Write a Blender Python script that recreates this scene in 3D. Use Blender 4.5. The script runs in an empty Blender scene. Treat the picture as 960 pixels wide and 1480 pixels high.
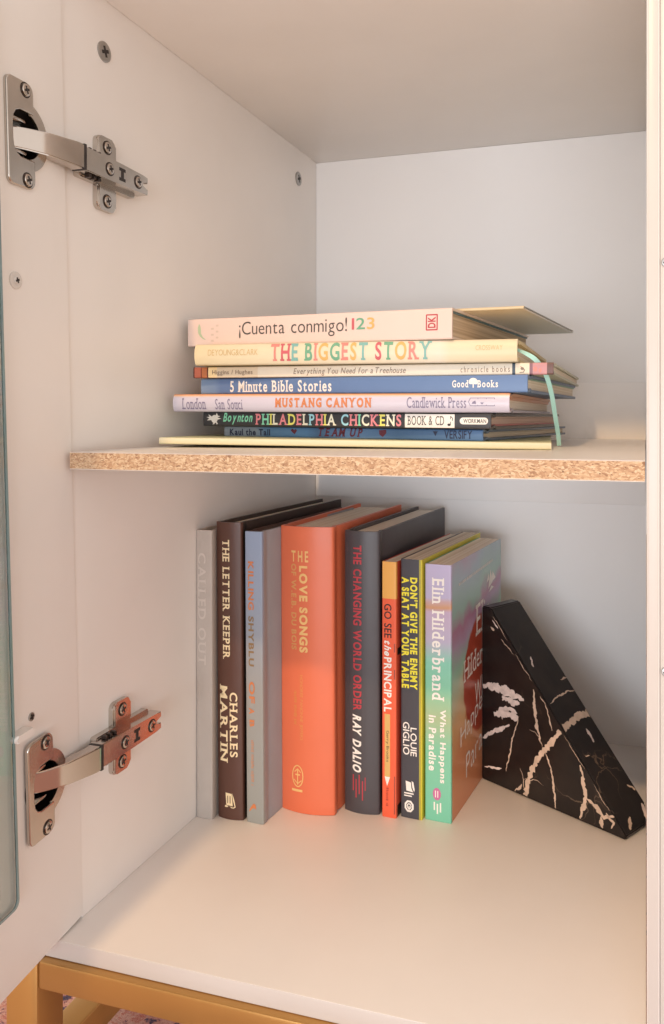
import bpy, bmesh, math, random
from mathutils import Vector, Matrix, noise as mnoise

rng = random.Random(11)
scene = bpy.context.scene
COL = scene.collection
R = math.radians

# ------------------------------------------------------------------ camera
# units: metres, the lens sits at the world origin, X along the shelf, Y into the cabinet, Z up
cam_data = bpy.data.cameras.new('camera')
cam = bpy.data.objects.new('camera', cam_data)
COL.objects.link(cam)
cam.location = (0, 0, 0)
cam.rotation_euler = (R(90), 0, R(16.742))
cam_data.sensor_fit = 'VERTICAL'
cam_data.sensor_height = 36.0
cam_data.lens = 1159.77 / 1480.0 * 36.0
cam_data.shift_x = (480.0 - 584.84) / 1480.0
cam_data.shift_y = (602.87 - 740.0) / 1480.0
cam_data.clip_start = 0.01
cam_data.clip_end = 60
scene.camera = cam

# ------------------------------------------------------------------ light
world = bpy.data.worlds.new('World')
scene.world = world
world.use_nodes = True
wn, wl = world.node_tree.nodes, world.node_tree.links
bg = wn['Background']
tc = wn.new('ShaderNodeTexCoord')
sx = wn.new('ShaderNodeSeparateXYZ')
rp = wn.new('ShaderNodeValToRGB')
wl.new(tc.outputs['Generated'], sx.inputs[0])
mr = wn.new('ShaderNodeMapRange')
mr.inputs['From Min'].default_value = -1
mr.inputs['From Max'].default_value = 1
wl.new(sx.outputs['Z'], mr.inputs['Value'])
wl.new(mr.outputs[0], rp.inputs[0])
while len(rp.color_ramp.elements) < 4:
    rp.color_ramp.elements.new(0.5)
for e_, (p_, c_) in zip(rp.color_ramp.elements, [(0.28, (0.86, 0.70, 0.58)), (0.50, (1.0, 0.95, 0.915)), (0.70, (0.62, 0.55, 0.50)), (0.95, (0.42, 0.35, 0.30))]):
    e_.position = p_
    e_.color = (*c_, 1)
wl.new(rp.outputs[0], bg.inputs['Color'])
bg.inputs['Strength'].default_value = 1.58

def area_lamp(name, loc, target, size, power, color, size_y=None):
    l = bpy.data.lights.new(name, 'AREA')
    l.shape = 'DISK'
    l.size = size
    if size_y:
        l.shape = 'RECTANGLE'
        l.size_y = size_y
    l.energy = power
    l.color = color
    o = bpy.data.objects.new(name, l)
    COL.objects.link(o)
    o.location = loc
    o.rotation_euler = (Vector(target) - Vector(loc)).to_track_quat('-Z', 'Y').to_euler()
    return o

# the room's warm ceiling lamp, high in front of the cabinet, and an added cool fill lamp, low in front, brightening the inside
area_lamp('ceiling_lamp', (-0.275, -1.05, 1.29), (-0.15, 0.5, -0.2), 0.07, 17.5, (1.0, 0.64, 0.34))
area_lamp('window_light', (-0.05, -1.60, -0.17), (-0.12, 0.7, -0.16), 1.5, 21.5, (0.83, 0.91, 1.0), 0.44)

scene.view_settings.view_transform = 'Standard'
scene.view_settings.look = 'None'
scene.view_settings.exposure = 0.0
scene.view_settings.gamma = 1.0
scene.render.engine = 'CYCLES'
scene.cycles.use_denoising = True
scene.cycles.max_bounces = 12
scene.cycles.diffuse_bounces = 8

# ------------------------------------------------------------------ materials
def lin(c):
    """'#rrggbb' -> linear rgba"""
    out = []
    for i in (1, 3, 5):
        v = int(c[i:i + 2], 16) / 255
        out.append(v / 12.92 if v <= 0.04045 else ((v + 0.055) / 1.055) ** 2.4)
    return (*out, 1.0)

def dim(c, k):
    return (c[0] * k, c[1] * k, c[2] * k, 1)

def new_mat(name):
    m = bpy.data.materials.new(name)
    m.use_nodes = True
    n, l = m.node_tree.nodes, m.node_tree.links
    return m, n, l, n['Principled BSDF']

def plain(name, color, rough=0.5, metal=0.0, spec=0.5, var=0.06, scale=40, bump=0.0, bscale=600, coat=0.0, stretch=(1, 1, 1)):
    """surface with faint uneven colour, uneven gloss and fine bump"""
    m, n, l, b = new_mat(name)
    c = lin(color) if isinstance(color, str) else color
    co = n.new('ShaderNodeTexCoord')
    mp = n.new('ShaderNodeMapping')
    mp.inputs['Scale'].default_value = stretch
    l.new(co.outputs['Object'], mp.inputs[0])
    nz = n.new('ShaderNodeTexNoise')
    nz.inputs['Scale'].default_value = scale
    nz.inputs['Detail'].default_value = 6
    l.new(mp.outputs[0], nz.inputs['Vector'])
    r = n.new('ShaderNodeValToRGB')
    r.color_ramp.elements[0].position = 0.25
    r.color_ramp.elements[1].position = 0.75
    r.color_ramp.elements[0].color = dim(c, 1 - var)
    r.color_ramp.elements[1].color = dim(c, 1 + var * 0.5)
    l.new(nz.outputs[0], r.inputs[0])
    l.new(r.outputs[0], b.inputs['Base Color'])
    rr = n.new('ShaderNodeMapRange')
    rr.inputs['To Min'].default_value = max(0.02, rough - 0.07)
    rr.inputs['To Max'].default_value = min(1, rough + 0.07)
    l.new(nz.outputs[0], rr.inputs[0])
    l.new(rr.outputs[0], b.inputs['Roughness'])
    b.inputs['Metallic'].default_value = metal
    b.inputs['Specular IOR Level'].default_value = spec
    b.inputs['Coat Weight'].default_value = coat
    b.inputs['Coat Roughness'].default_value = 0.15
    if bump:
        n2 = n.new('ShaderNodeTexNoise')
        n2.inputs['Scale'].default_value = bscale
        n2.inputs['Detail'].default_value = 4
        l.new(mp.outputs[0], n2.inputs['Vector'])
        bp = n.new('ShaderNodeBump')
        bp.inputs['Strength'].default_value = bump
        bp.inputs['Distance'].default_value = 0.0006
        l.new(n2.outputs[0], bp.inputs['Height'])
        l.new(bp.outputs[0], b.inputs['Normal'])
    return m

def banded(name, axis, stops, rough=0.4, wobble=0.0, wscale=30, interp='LINEAR', span=1.0, coat=0.0, spec=0.4):
    """printed cover: colours change along one local axis (metres), optionally with wavy borders"""
    m, n, l, b = new_mat(name)
    co = n.new('ShaderNodeTexCoord')
    s = n.new('ShaderNodeSeparateXYZ')
    l.new(co.outputs['Object'], s.inputs[0])
    mu = n.new('ShaderNodeMath')
    mu.operation = 'MULTIPLY'
    mu.inputs[1].default_value = 1.0 / span
    l.new(s.outputs[axis], mu.inputs[0])
    src = mu.outputs[0]
    if wobble:
        nz = n.new('ShaderNodeTexNoise')
        nz.inputs['Scale'].default_value = wscale
        nz.inputs['Detail'].default_value = 3
        l.new(co.outputs['Object'], nz.inputs['Vector'])
        ma = n.new('ShaderNodeMath')
        ma.operation = 'MULTIPLY_ADD'
        l.new(nz.outputs[0], ma.inputs[0])
        ma.inputs[1].default_value = wobble
        ma.inputs[2].default_value = -wobble / 2
        ad = n.new('ShaderNodeMath')
        l.new(src, ad.inputs[0])
        l.new(ma.outputs[0], ad.inputs[1])
        src = ad.outputs[0]
    r = n.new('ShaderNodeValToRGB')
    r.color_ramp.interpolation = interp
    els = r.color_ramp.elements
    while len(els) < len(stops):
        els.new(0.5)
    for e, (p, c) in zip(els, stops):
        e.position = p
        e.color = lin(c)
    l.new(src, r.inputs[0])
    l.new(r.outputs[0], b.inputs['Base Color'])
    b.inputs['Roughness'].default_value = rough
    b.inputs['Specular IOR Level'].default_value = spec
    b.inputs['Coat Weight'].default_value = coat
    return m

def paper(name, color, axis='X', lines=1000, tint='#b8a58c'):
    """the edge of a block of pages: fine irregular lines across the thickness"""
    m, n, l, b = new_mat(name)
    co = n.new('ShaderNodeTexCoord')
    mp = n.new('ShaderNodeMapping')
    sc = {'X': (lines, 3, 3), 'Y': (3, lines, 3), 'Z': (3, 3, lines)}[axis]
    mp.inputs['Scale'].default_value = sc
    l.new(co.outputs['Object'], mp.inputs[0])
    nz = n.new('ShaderNodeTexNoise')
    nz.inputs['Scale'].default_value = 1.0
    nz.inputs['Detail'].default_value = 3
    l.new(mp.outputs[0], nz.inputs['Vector'])
    r = n.new('ShaderNodeValToRGB')
    r.color_ramp.elements[0].position = 0.3
    r.color_ramp.elements[0].color = lin(tint)
    r.color_ramp.elements[1].position = 0.6
    r.color_ramp.elements[1].color = lin(color)
    l.new(nz.outputs[0], r.inputs[0])
    l.new(r.outputs[0], b.inputs['Base Color'])
    b.inputs['Roughness'].default_value = 0.85
    b.inputs['Specular IOR Level'].default_value = 0.2
    bp = n.new('ShaderNodeBump')
    bp.inputs['Strength'].default_value = 0.35
    bp.inputs['Distance'].default_value = 0.0004
    l.new(nz.outputs[0], bp.inputs['Height'])
    l.new(bp.outputs[0], b.inputs['Normal'])
    return m

def chipboard_material():
    m, n, l, b = new_mat('raw_chipboard')
    co = n.new('ShaderNodeTexCoord')
    nz = n.new('ShaderNodeTexNoise')
    nz.inputs['Scale'].default_value = 160
    nz.inputs['Detail'].default_value = 2
    l.new(co.outputs['Object'], nz.inputs['Vector'])
    mix = n.new('ShaderNodeMix')
    mix.data_type = 'VECTOR'
    mix.inputs['Factor'].default_value = 0.006
    l.new(co.outputs['Object'], mix.inputs['A'])
    l.new(nz.outputs['Color'], mix.inputs['B'])
    mp = n.new('ShaderNodeMapping')
    mp.inputs['Scale'].default_value = (720, 680, 1700)
    l.new(mix.outputs['Result'], mp.inputs[0])
    vo = n.new('ShaderNodeTexVoronoi')
    vo.inputs['Scale'].default_value = 1.0
    l.new(mp.outputs[0], vo.inputs['Vector'])
    sp = n.new('ShaderNodeSeparateColor')
    l.new(vo.outputs['Color'], sp.inputs[0])
    r = n.new('ShaderNodeValToRGB')
    els = r.color_ramp.elements
    for _ in range(4):
        els.new(0.5)
    for e, (p, c) in zip(els, [(0.0, '#98745a'), (0.10, '#b58f70'), (0.35, '#c4a080'), (0.6, '#d2b28f'), (0.85, '#e0c8a8'), (1.0, '#bc9676')]):
        e.position = p
        e.color = lin(c)
    l.new(sp.outputs[0], r.inputs[0])
    v2 = n.new('ShaderNodeTexVoronoi')
    v2.feature = 'DISTANCE_TO_EDGE'
    l.new(mp.outputs[0], v2.inputs['Vector'])
    r2 = n.new('ShaderNodeMapRange')
    r2.inputs['From Max'].default_value = 0.10
    r2.inputs['To Min'].default_value = 0.82
    l.new(v2.outputs['Distance'], r2.inputs[0])
    mm = n.new('ShaderNodeMix')
    mm.data_type = 'RGBA'
    mm.blend_type = 'MULTIPLY'
    mm.inputs['Factor'].default_value = 1.0
    l.new(r.outputs[0], mm.inputs['A'])
    l.new(r2.outputs[0], mm.inputs['B'])
    # dark pores between the chips
    n3 = n.new('ShaderNodeTexNoise')
    n3.inputs['Scale'].default_value = 1.0
    mp3 = n.new('ShaderNodeMapping')
    mp3.inputs['Scale'].default_value = (520, 600, 1100)
    l.new(co.outputs['Object'], mp3.inputs[0])
    l.new(mp3.outputs[0], n3.inputs['Vector'])
    r3 = n.new('ShaderNodeValToRGB')
    r3.color_ramp.elements[0].position = 0.27
    r3.color_ramp.elements[0].color = (0.20, 0.12, 0.085, 1)
    r3.color_ramp.elements[1].position = 0.36
    r3.color_ramp.elements[1].color = (1, 1, 1, 1)
    l.new(n3.outputs[0], r3.inputs[0])
    m3 = n.new('ShaderNodeMix')
    m3.data_type = 'RGBA'
    m3.blend_type = 'MULTIPLY'
    m3.inputs['Factor'].default_value = 1.0
    l.new(mm.outputs['Result'], m3.inputs['A'])
    l.new(r3.outputs[0], m3.inputs['B'])
    l.new(m3.outputs['Result'], b.inputs['Base Color'])
    b.inputs['Roughness'].default_value = 0.85
    bp = n.new('ShaderNodeBump')
    bp.inputs['Strength'].default_value = 0.6
    bp.inputs['Distance'].default_value = 0.0006
    l.new(n3.outputs[0], bp.inputs['Height'])
    l.new(bp.outputs[0], b.inputs['Normal'])
    return m

def marble_material(name='black_marble', rough=0.32, spec=0.45, coat=0.0, dark='#161213', light='#2c2420'):
    m, n, l, b = new_mat(name)
    co = n.new('ShaderNodeTexCoord')
    nz = n.new('ShaderNodeTexNoise')
    nz.inputs['Scale'].default_value = 28
    nz.inputs['Detail'].default_value = 9
    nz.inputs['Roughness'].default_value = 0.65
    l.new(co.outputs['Object'], nz.inputs['Vector'])
    r = n.new('ShaderNodeValToRGB')
    r.color_ramp.elements[0].position = 0.35
    r.color_ramp.elements[0].color = lin(dark)
    r.color_ramp.elements[1].position = 0.72
    r.color_ramp.elements[1].color = lin(light)
    l.new(nz.outputs[0], r.inputs[0])
    # hairline veins
    n2 = n.new('ShaderNodeTexNoise')
    n2.inputs['Scale'].default_value = 45
    n2.inputs['Detail'].default_value = 4
    l.new(co.outputs['Object'], n2.inputs['Vector'])
    mx = n.new('ShaderNodeMix')
    mx.data_type = 'VECTOR'
    mx.inputs['Factor'].default_value = 0.03
    l.new(co.outputs['Object'], mx.inputs['A'])
    l.new(n2.outputs['Color'], mx.inputs['B'])
    v = n.new('ShaderNodeTexVoronoi')
    v.feature = 'DISTANCE_TO_EDGE'
    v.inputs['Scale'].default_value = 26
    l.new(mx.outputs['Result'], v.inputs['Vector'])
    r2 = n.new('ShaderNodeValToRGB')
    r2.color_ramp.elements[0].position = 0.0
    r2.color_ramp.elements[0].color = (0.3, 0.3, 0.3, 1)
    r2.color_ramp.elements[1].position = 0.012
    r2.color_ramp.elements[1].color = (0, 0, 0, 1)
    l.new(v.outputs['Distance'], r2.inputs[0])
    n4 = n.new('ShaderNodeTexNoise')
    n4.inputs['Scale'].default_value = 17
    l.new(co.outputs['Object'], n4.inputs['Vector'])
    r4 = n.new('ShaderNodeMapRange')
    r4.inputs['From Min'].default_value = 0.52
    r4.inputs['From Max'].default_value = 0.68
    l.new(n4.outputs[0], r4.inputs[0])
    mu = n.new('ShaderNodeMath')
    mu.operation = 'MULTIPLY'
    l.new(r2.outputs[0], mu.inputs[0])
    l.new(r4.outputs[0], mu.inputs[1])
    mm = n.new('ShaderNodeMix')
    mm.data_type = 'RGBA'
    l.new(mu.outputs[0], mm.inputs['Factor'])
    l.new(r.outputs[0], mm.inputs['A'])
    mm.inputs['B'].default_value = lin('#b79a80')
    l.new(mm.outputs['Result'], b.inputs['Base Color'])
    b.inputs['Roughness'].default_value = rough
    b.inputs['Specular IOR Level'].default_value = spec
    b.inputs['Coat Weight'].default_value = coat
    b.inputs['Coat Roughness'].default_value = 0.12
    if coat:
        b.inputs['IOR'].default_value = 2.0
    return m

def rug_material():
    m, n, l, b = new_mat('rug_pile')
    co = n.new('ShaderNodeTexCoord')
    nz = n.new('ShaderNodeTexNoise')
    nz.inputs['Scale'].default_value = 22
    nz.inputs['Detail'].default_value = 5
    l.new(co.outputs['Object'], nz.inputs['Vector'])
    mx = n.new('ShaderNodeMix')
    mx.data_type = 'VECTOR'
    mx.inputs['Factor'].default_value = 0.04
    l.new(co.outputs['Object'], mx.inputs['A'])
    l.new(nz.outputs['Color'], mx.inputs['B'])
    v = n.new('ShaderNodeTexNoise')
    v.inputs['Scale'].default_value = 80
    v.inputs['Detail'].default_value = 7
    v.inputs['Roughness'].default_value = 0.72
    l.new(mx.outputs['Result'], v.inputs['Vector'])
    r = n.new('ShaderNodeValToRGB')
    els = r.color_ramp.elements
    for _ in range(5):
        els.new(0.5)
    for e, (p, c) in zip(els, [(0.30, '#38304a'), (0.41, '#5d5068'), (0.45, '#c98f84'), (0.52, '#d9b0a0'), (0.58, '#c26f62'), (0.66, '#ddc6b4'), (0.74, '#4a3f55')]):
        e.position = p
        e.color = lin(c)
    l.new(v.outputs[0], r.inputs[0])
    l.new(r.outputs[0], b.inputs['Base Color'])
    b.inputs['Roughness'].default_value = 0.95
    n2 = n.new('ShaderNodeTexNoise')
    n2.inputs['Scale'].default_value = 900
    l.new(co.outputs['Object'], n2.inputs['Vector'])
    bp = n.new('ShaderNodeBump')
    bp.inputs['Strength'].default_value = 1.0
    bp.inputs['Distance'].default_value = 0.002
    l.new(n2.outputs[0], bp.inputs['Height'])
    l.new(bp.outputs[0], b.inputs['Normal'])
    return m

M = {}
M['melamine'] = plain('white_melamine', (0.87, 0.84, 0.81, 1), 0.36, spec=0.45, var=0.045, scale=11, bump=0.05, bscale=900)
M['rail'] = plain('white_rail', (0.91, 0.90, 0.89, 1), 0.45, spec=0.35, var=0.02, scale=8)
M['laminate_edge'] = plain('laminate_edge', (0.66, 0.58, 0.51, 1), 0.5, var=0.12, scale=300)
M['melamine_back'] = plain('white_backing_board', (0.87, 0.86, 0.85, 1), 0.5, spec=0.35, var=0.03, scale=7, bump=0.05, bscale=700)
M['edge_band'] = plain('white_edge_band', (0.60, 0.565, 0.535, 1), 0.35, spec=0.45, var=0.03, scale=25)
M['chip'] = chipboard_material()
M['gold_frame'] = plain('brushed_gold_paint', (0.50, 0.275, 0.085, 1), 0.30, metal=0.55, var=0.08, scale=18, bump=0.05)
M['nickel'] = plain('satin_nickel', (0.60, 0.555, 0.51, 1), 0.18, metal=1.0, var=0.10, scale=90, bump=0.05, bscale=900)
M['nickel_bright'] = plain('polished_nickel', (0.60, 0.54, 0.49, 1), 0.12, metal=1.0, var=0.04, scale=60)
M['steel_dark'] = plain('dark_hinge_cup', (0.07, 0.055, 0.05, 1), 0.35, metal=0.8, var=0.1)
M['zinc'] = plain('zinc_screw', (0.42, 0.41, 0.40, 1), 0.3, metal=1.0, var=0.06)
M['recess'] = plain('screw_recess', (0.025, 0.02, 0.02, 1), 0.6, var=0.1)
M['clip'] = plain('white_plastic_clip', (0.85, 0.82, 0.79, 1), 0.3, var=0.02)
M['washer'] = plain('pale_plastic_washer', (0.70, 0.67, 0.64, 1), 0.25, var=0.02)
M['door_panel'] = plain('cream_door_panel', (0.86, 0.80, 0.74, 1), 0.4, var=0.02, scale=12)
M['rug'] = rug_material()
M['floor'] = plain('warm_floor', '#cdae90', 0.5, var=0.25, scale=6, stretch=(1, 8, 1))
M['marble'] = marble_material()
M['marble_polished'] = marble_material('polished_black_marble', 0.2, 0.8, 1.0, '#22242b', '#363942')  # bluer, lighter base colour paints a reflected sheen onto the slope
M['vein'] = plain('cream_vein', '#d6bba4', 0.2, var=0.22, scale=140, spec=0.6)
M['vein_pale'] = plain('pale_vein', '#e2cfc4', 0.2, var=0.28, scale=200, spec=0.6)

def glass_material():
    m, n, l, b = new_mat('clear_glass')
    b.inputs['Base Color'].default_value = (0.93, 0.985, 0.97, 1)
    b.inputs['Transmission Weight'].default_value = 1.0
    b.inputs['Roughness'].default_value = 0.02
    b.inputs['IOR'].default_value = 1.48
    return m
M['glass'] = glass_material()
M['glass_edge'] = plain('teal_glass_edge', (0.20, 0.30, 0.31, 1), 0.12, var=0.2, scale=30, spec=0.7, coat=0.5)

INK = {}
for k, c in dict(embossed='#ccc3bb', cream='#efdcb4', orange_print='#cf7f4f', bronze_print='#8d7350', orange_faint='#bd9078',
                 gold='#ecc07c', gold_dim='#dba063', gold_faint='#e3a35c', gold_ghost='#de8c50', red_print='#b83c46',
                 white_print='#f2ece4', black_print='#2b2224', dark_red_print='#b9462f', yellow_print='#efe33c',
                 charcoal_print='#4a4642', tan_print='#cdb27e', brown_print='#8b7562', violet_print='#7d7691',
                 mint_print='#8fe0bb', navy_print='#2a3352', maroon_print='#6d2a3d', red2='#c9616a', green2='#6fa98a',
                 gold2='#d9b06a', teal2='#7db3ae', pink2='#ef8f96', lemon2='#f2ea7a', cream2='#f6f0d8', sky2='#a6dbe8', coral2='#d98a80').items():
    INK[k] = plain(k, c, 0.45, var=0.05, scale=300)
MULTI = {'RGY': ['red2', 'green2', 'gold2'],
         'MULTI': ['coral2', 'red2', 'teal2', 'green2', 'coral2', 'gold2', 'green2', 'coral2', 'gold2', 'teal2', 'red2', 'green2', 'gold2', 'coral2', 'teal2'],
         'MULTI2': ['pink2', 'mint_print', 'lemon2', 'cream2', 'pink2', 'lemon2', 'pink2', 'cream2', 'sky2', 'pink2', 'lemon2', 'cream2', 'sky2', 'pink2', 'mint_print', 'cream2', 'pink2', 'lemon2', 'cream2', 'pink2']}

# ------------------------------------------------------------------ mesh helpers
def mesh_obj(name, bm, mats, parent=None, smooth=None):
    me = bpy.data.meshes.new(name)
    bmesh.ops.recalc_face_normals(bm, faces=bm.faces)
    bm.to_mesh(me)
    bm.free()
    for m in (mats if isinstance(mats, (list, tuple)) else [mats]):
        me.materials.append(m)
    if smooth is not None:
        for p in me.polygons:
            p.use_smooth = True
        me.set_sharp_from_angle(angle=R(smooth))
    o = bpy.data.objects.new(name, me)
    COL.objects.link(o)
    if parent:
        o.parent = parent
    return o

def thing(name, label, cat, matrix=None, group=None):
    o = bpy.data.objects.new(name, None)
    o.empty_display_size = 0.02
    COL.objects.link(o)
    if matrix is not None:
        o.matrix_world = matrix
    o['label'] = label
    o['category'] = cat
    if group:
        o['group'] = group
    return o

def box_bm(lo, hi, bevel=0.0, seg=2, bm=None):
    bm2 = bmesh.new()
    bmesh.ops.create_cube(bm2, size=1)
    for v in bm2.verts:
        v.co = Vector([(lo[i] + hi[i]) / 2 + v.co[i] * (hi[i] - lo[i]) for i in range(3)])
    if bevel:
        bmesh.ops.bevel(bm2, geom=bm2.edges[:], offset=bevel, segments=seg, affect='EDGES', profile=0.5)
    if bm is None:
        return bm2
    merge(bm, bm2)
    return bm

def merge(bm, other, M4=None, mat=None):
    me = bpy.data.meshes.new('tmp')
    other.to_mesh(me)
    other.free()
    if M4 is not None:
        me.transform(M4)
    n0 = len(bm.faces)
    bm.from_mesh(me)
    bpy.data.meshes.remove(me)
    if mat is not None:
        bm.faces.ensure_lookup_table()
        for f in bm.faces[n0:]:
            f.material_index = mat

def prism_bm(pts, z0, z1, bevel=0.0, seg=2):
    """extrude a 2-D outline (x, y) from z0 to z1"""
    bm = bmesh.new()
    lo = [bm.verts.new((x, y, z0)) for x, y in pts]
    hi = [bm.verts.new((x, y, z1)) for x, y in pts]
    n = len(pts)
    bm.faces.new(lo[::-1])
    top = bm.faces.new(hi)
    for i in range(n):
        bm.faces.new((lo[i], lo[(i + 1) % n], hi[(i + 1) % n], hi[i]))
    if bevel:
        bmesh.ops.bevel(bm, geom=list(top.edges), offset=bevel, segments=seg, affect='EDGES')
    return bm

def round_rect(x0, y0, x1, y1, r, n=5):
    if not isinstance(r, (list, tuple)):
        r = [r] * 4
    pts = []
    for (cx, cy, a0, rr) in ((x1, y1, 0, r[0]), (x0, y1, 90, r[1]), (x0, y0, 180, r[2]), (x1, y0, 270, r[3])):
        sx_, sy_ = (1 if a0 in (0, 270) else -1), (1 if a0 in (0, 90) else -1)
        if rr <= 0:
            pts.append((cx, cy))
            continue
        for i in range(n + 1):
            a = R(a0 + 90 * i / n)
            pts.append((cx - sx_ * rr + rr * math.cos(a), cy - sy_ * rr + rr * math.sin(a)))
    return pts

def ring_bm(outer, inner, z0, z1):
    """flat plate with a hole; outer and inner are outlines of equal length"""
    bm = bmesh.new()
    n = len(outer)
    rows = [[bm.verts.new((x, y, z)) for x, y in o] for o, z in ((outer, z0), (outer, z1), (inner, z1), (inner, z0))]
    for k in range(4):
        a, b = rows[k], rows[(k + 1) % 4]
        for i in range(n):
            bm.faces.new((a[i], a[(i + 1) % n], b[(i + 1) % n], b[i]))
    return bm

# ------------------------------------------------------------------ lettering
SERIFS = {'A': 'lb rb', 'B': 'lt lb', 'D': 'lt lb', 'E': 'lt lb', 'F': 'lt lb', 'H': 'lt lb rt rb', 'I': 'ct cb', 'K': 'lt lb rt rb', 'L': 'lt lb',
          'M': 'lb rb', 'N': 'lt lb rt', 'P': 'lt lb', 'R': 'lt lb rb', 'T': 'cb', 'U': 'lt rt', 'V': 'lt rt', 'X': 'lt lb rt rb', 'Y': 'lt rt cb',
          'i': 'cb', 'l': 'ct cb', 'n': 'lt lb rb', 'r': 'lt lb', 'd': 'rt rb', 'b': 'lt', 'h': 'lt lb rb', 'm': 'lt lb rb', 'u': 'lt rt rb', 'k': 'lt lb rb',
          'w': 'lt rt', 't': '', '5': '', 'J': 'ct'}
_glyphs = {}

def glyph(ch, weight, shear):
    """outline mesh of one character at size 1: (verts, faces, width)"""
    key = (ch, weight, shear)
    if key in _glyphs:
        return _glyphs[key]
    cu = bpy.data.curves.new('glyph', 'FONT')
    cu.body = ch
    cu.size = 1.0
    cu.offset = weight
    cu.shear = shear
    cu.resolution_u = 4
    o = bpy.data.objects.new('glyph', cu)
    COL.objects.link(o)
    bpy.context.view_layer.update()
    me = bpy.data.meshes.new_from_object(o)
    vs = [v.co.copy() for v in me.vertices]
    fs = [tuple(p.vertices) for p in me.polygons]
    bpy.data.objects.remove(o)
    bpy.data.curves.remove(cu)
    bpy.data.meshes.remove(me)
    x0 = min(v.x for v in vs)
    w = max(v.x for v in vs) - x0
    for v in vs:
        v.x -= x0
        v.z = 0
    _glyphs[key] = (vs, fs, w)
    return _glyphs[key]

STYLE = {  # weight, shear, serif bars, letter gap
    'sans': (-0.006, 0, 0, 0.10), 'sansb': (0.012, 0, 0, 0.10), 'bold': (0.03, 0, 0, 0.11), 'heavy': (0.045, 0, 0, 0.12), 'heavyit': (0.045, 0.28, 0, 0.06),
    'boldit': (0.028, 0.3, 0, 0.06), 'it': (0.004, 0.25, 0, 0.07), 'serif': (0.022, 0, 1, 0.15), 'serifl': (0.0, 0, 1, 0.13), 'serifh': (0.05, 0, 1, 0.2),
    'serifit': (0.03, 0.25, 1, 0.15), 'spaced': (0.004, 0, 0, 0.32), 'boldw': (0.022, 0, 0, 0.34)}

def text_bm(string, style, ncol=1):
    """a line of lettering; returns bmesh and its bounds (x0, x1, y0, y1)"""
    weight, shear, serif, gap = STYLE[style]
    bm = bmesh.new()
    x, k = 0.0, 0
    for ch in string:
        if ch == ' ':
            x += 0.30 + gap * 0.5
            continue
        vs, fs, w = glyph(ch, weight, shear)
        mi = k % ncol
        k += 1
        nv = [bm.verts.new((v.x + x, v.y, 0)) for v in vs]
        for f in fs:
            try:
                bm.faces.new([nv[i] for i in f]).material_index = mi
            except ValueError:
                pass
        if serif and ch in SERIFS:
            top = max(v.y for v in vs)
            st = 0.05 + weight
            for s in SERIFS[ch].split():
                low = s[1] == 'b'
                y = 0.0 if low else top
                near = [v.x for v in vs if abs(v.y - (0 if low else top)) < 0.09]
                if not near:
                    continue
                cx = {'l': min(near) + st, 'r': max(near) - st, 'c': (min(near) + max(near)) / 2}[s[0]]
                hw, hh = st + 0.075, 0.075
                y0, y1 = (y - weight, y - weight + hh) if low else (y - hh, y)
                q = [bm.verts.new((x + cx + dx, yy, 0.012)) for dx, yy in ((-hw, y0), (hw, y0), (hw, y1), (-hw, y1))]
                bm.faces.new(q).material_index = mi
        x += w + gap
    for f in range(1, 12):      # cut into strips so that the letters can follow a rounded spine
        bmesh.ops.bisect_plane(bm, geom=bm.verts[:] + bm.edges[:] + bm.faces[:], plane_co=(0, -0.25 + f * 0.1, 0), plane_no=(0, 1, 0))
    xs = [v.co.x for v in bm.verts]
    ys = [v.co.y for v in bm.verts]
    return bm, (min(xs), max(xs), min(ys), max(ys))

# ------------------------------------------------------------------ cabinet
XW, ZB, YF, YB, ZT = -0.321, -0.2976, 0.380, 0.755, 0.258    # left wall, bottom, front, back, top
XR = 0.0004
SWAP = Matrix(((0, 0, 1, 0), (1, 0, 0, 0), (0, 1, 0, 0), (0, 0, 0, 1)))   # outline (y, z) extruded along x

floor_bm = box_bm((-3, -3, -0.46), (3, 3, -0.42))
floor = mesh_obj('floor', floor_bm, M['floor'])
floor['kind'] = 'structure'
rug = mesh_obj('rug', box_bm((-1.1, 0.05, -0.4199), (0.55, 1.5, -0.412), 0.002), M['rug'])
rug['label'] = 'pink and navy patterned rug lying under the gold legs of the cabinet'
rug['category'] = 'rug'

cabinet = thing('cabinet', 'open white cabinet with a nickel-hinged glass door and gold metal base', 'cabinet', Matrix.Translation((-0.16, 0.56, -0.412)))
CAB_INV = Matrix.Translation((0.16, -0.56, 0.412))

def cab_part(name, bm, mats, smooth=None):
    o = mesh_obj(name, bm, mats, None, smooth)
    o.data.transform(CAB_INV)
    o.parent = cabinet
    return o

def face_slot(bm, axis, sign, idx):
    bm.normal_update()
    for f in bm.faces:
        if f.normal[axis] * sign > 0.9:
            f.material_index = idx

bm = bmesh.new()
merge(bm, prism_bm([(0.4018, ZB + 0.0001), (0.7600, ZB + 0.0001), (0.7600, 0.274), (0.3793, 0.274)], 0, 0.016), Matrix.Translation((XW - 0.016, 0, 0)) @ SWAP)
cab_part('side_panel', bm, M['melamine'])
bm = box_bm((XW - 0.016, YF, ZB - 0.0103), (XR - 0.0002, 0.7548, ZB), 0.0006, 2)
face_slot(bm, 1, -1, 1)
cab_part('bottom_panel', bm, [M['melamine'], M['edge_band']], 30)
cab_part('top_panel', box_bm((XW + 0.0002, 0.381, ZT), (XR - 0.0002, 0.7598, ZT + 0.016), 0.0005), M['melamine'], 30)
cab_part('back_panel', box_bm((XW + 0.0002, YB, ZB - 0.0098), (XR - 0.0002, 0.7597, ZT - 0.0002)), M['melamine_back'])
cab_part('back_rail', box_bm((XW + 0.0004, YB - 0.0022, -0.0795), (XR - 0.0004, YB - 0.0001, 0.0315), 0.0006), M['rail'], 30)
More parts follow.
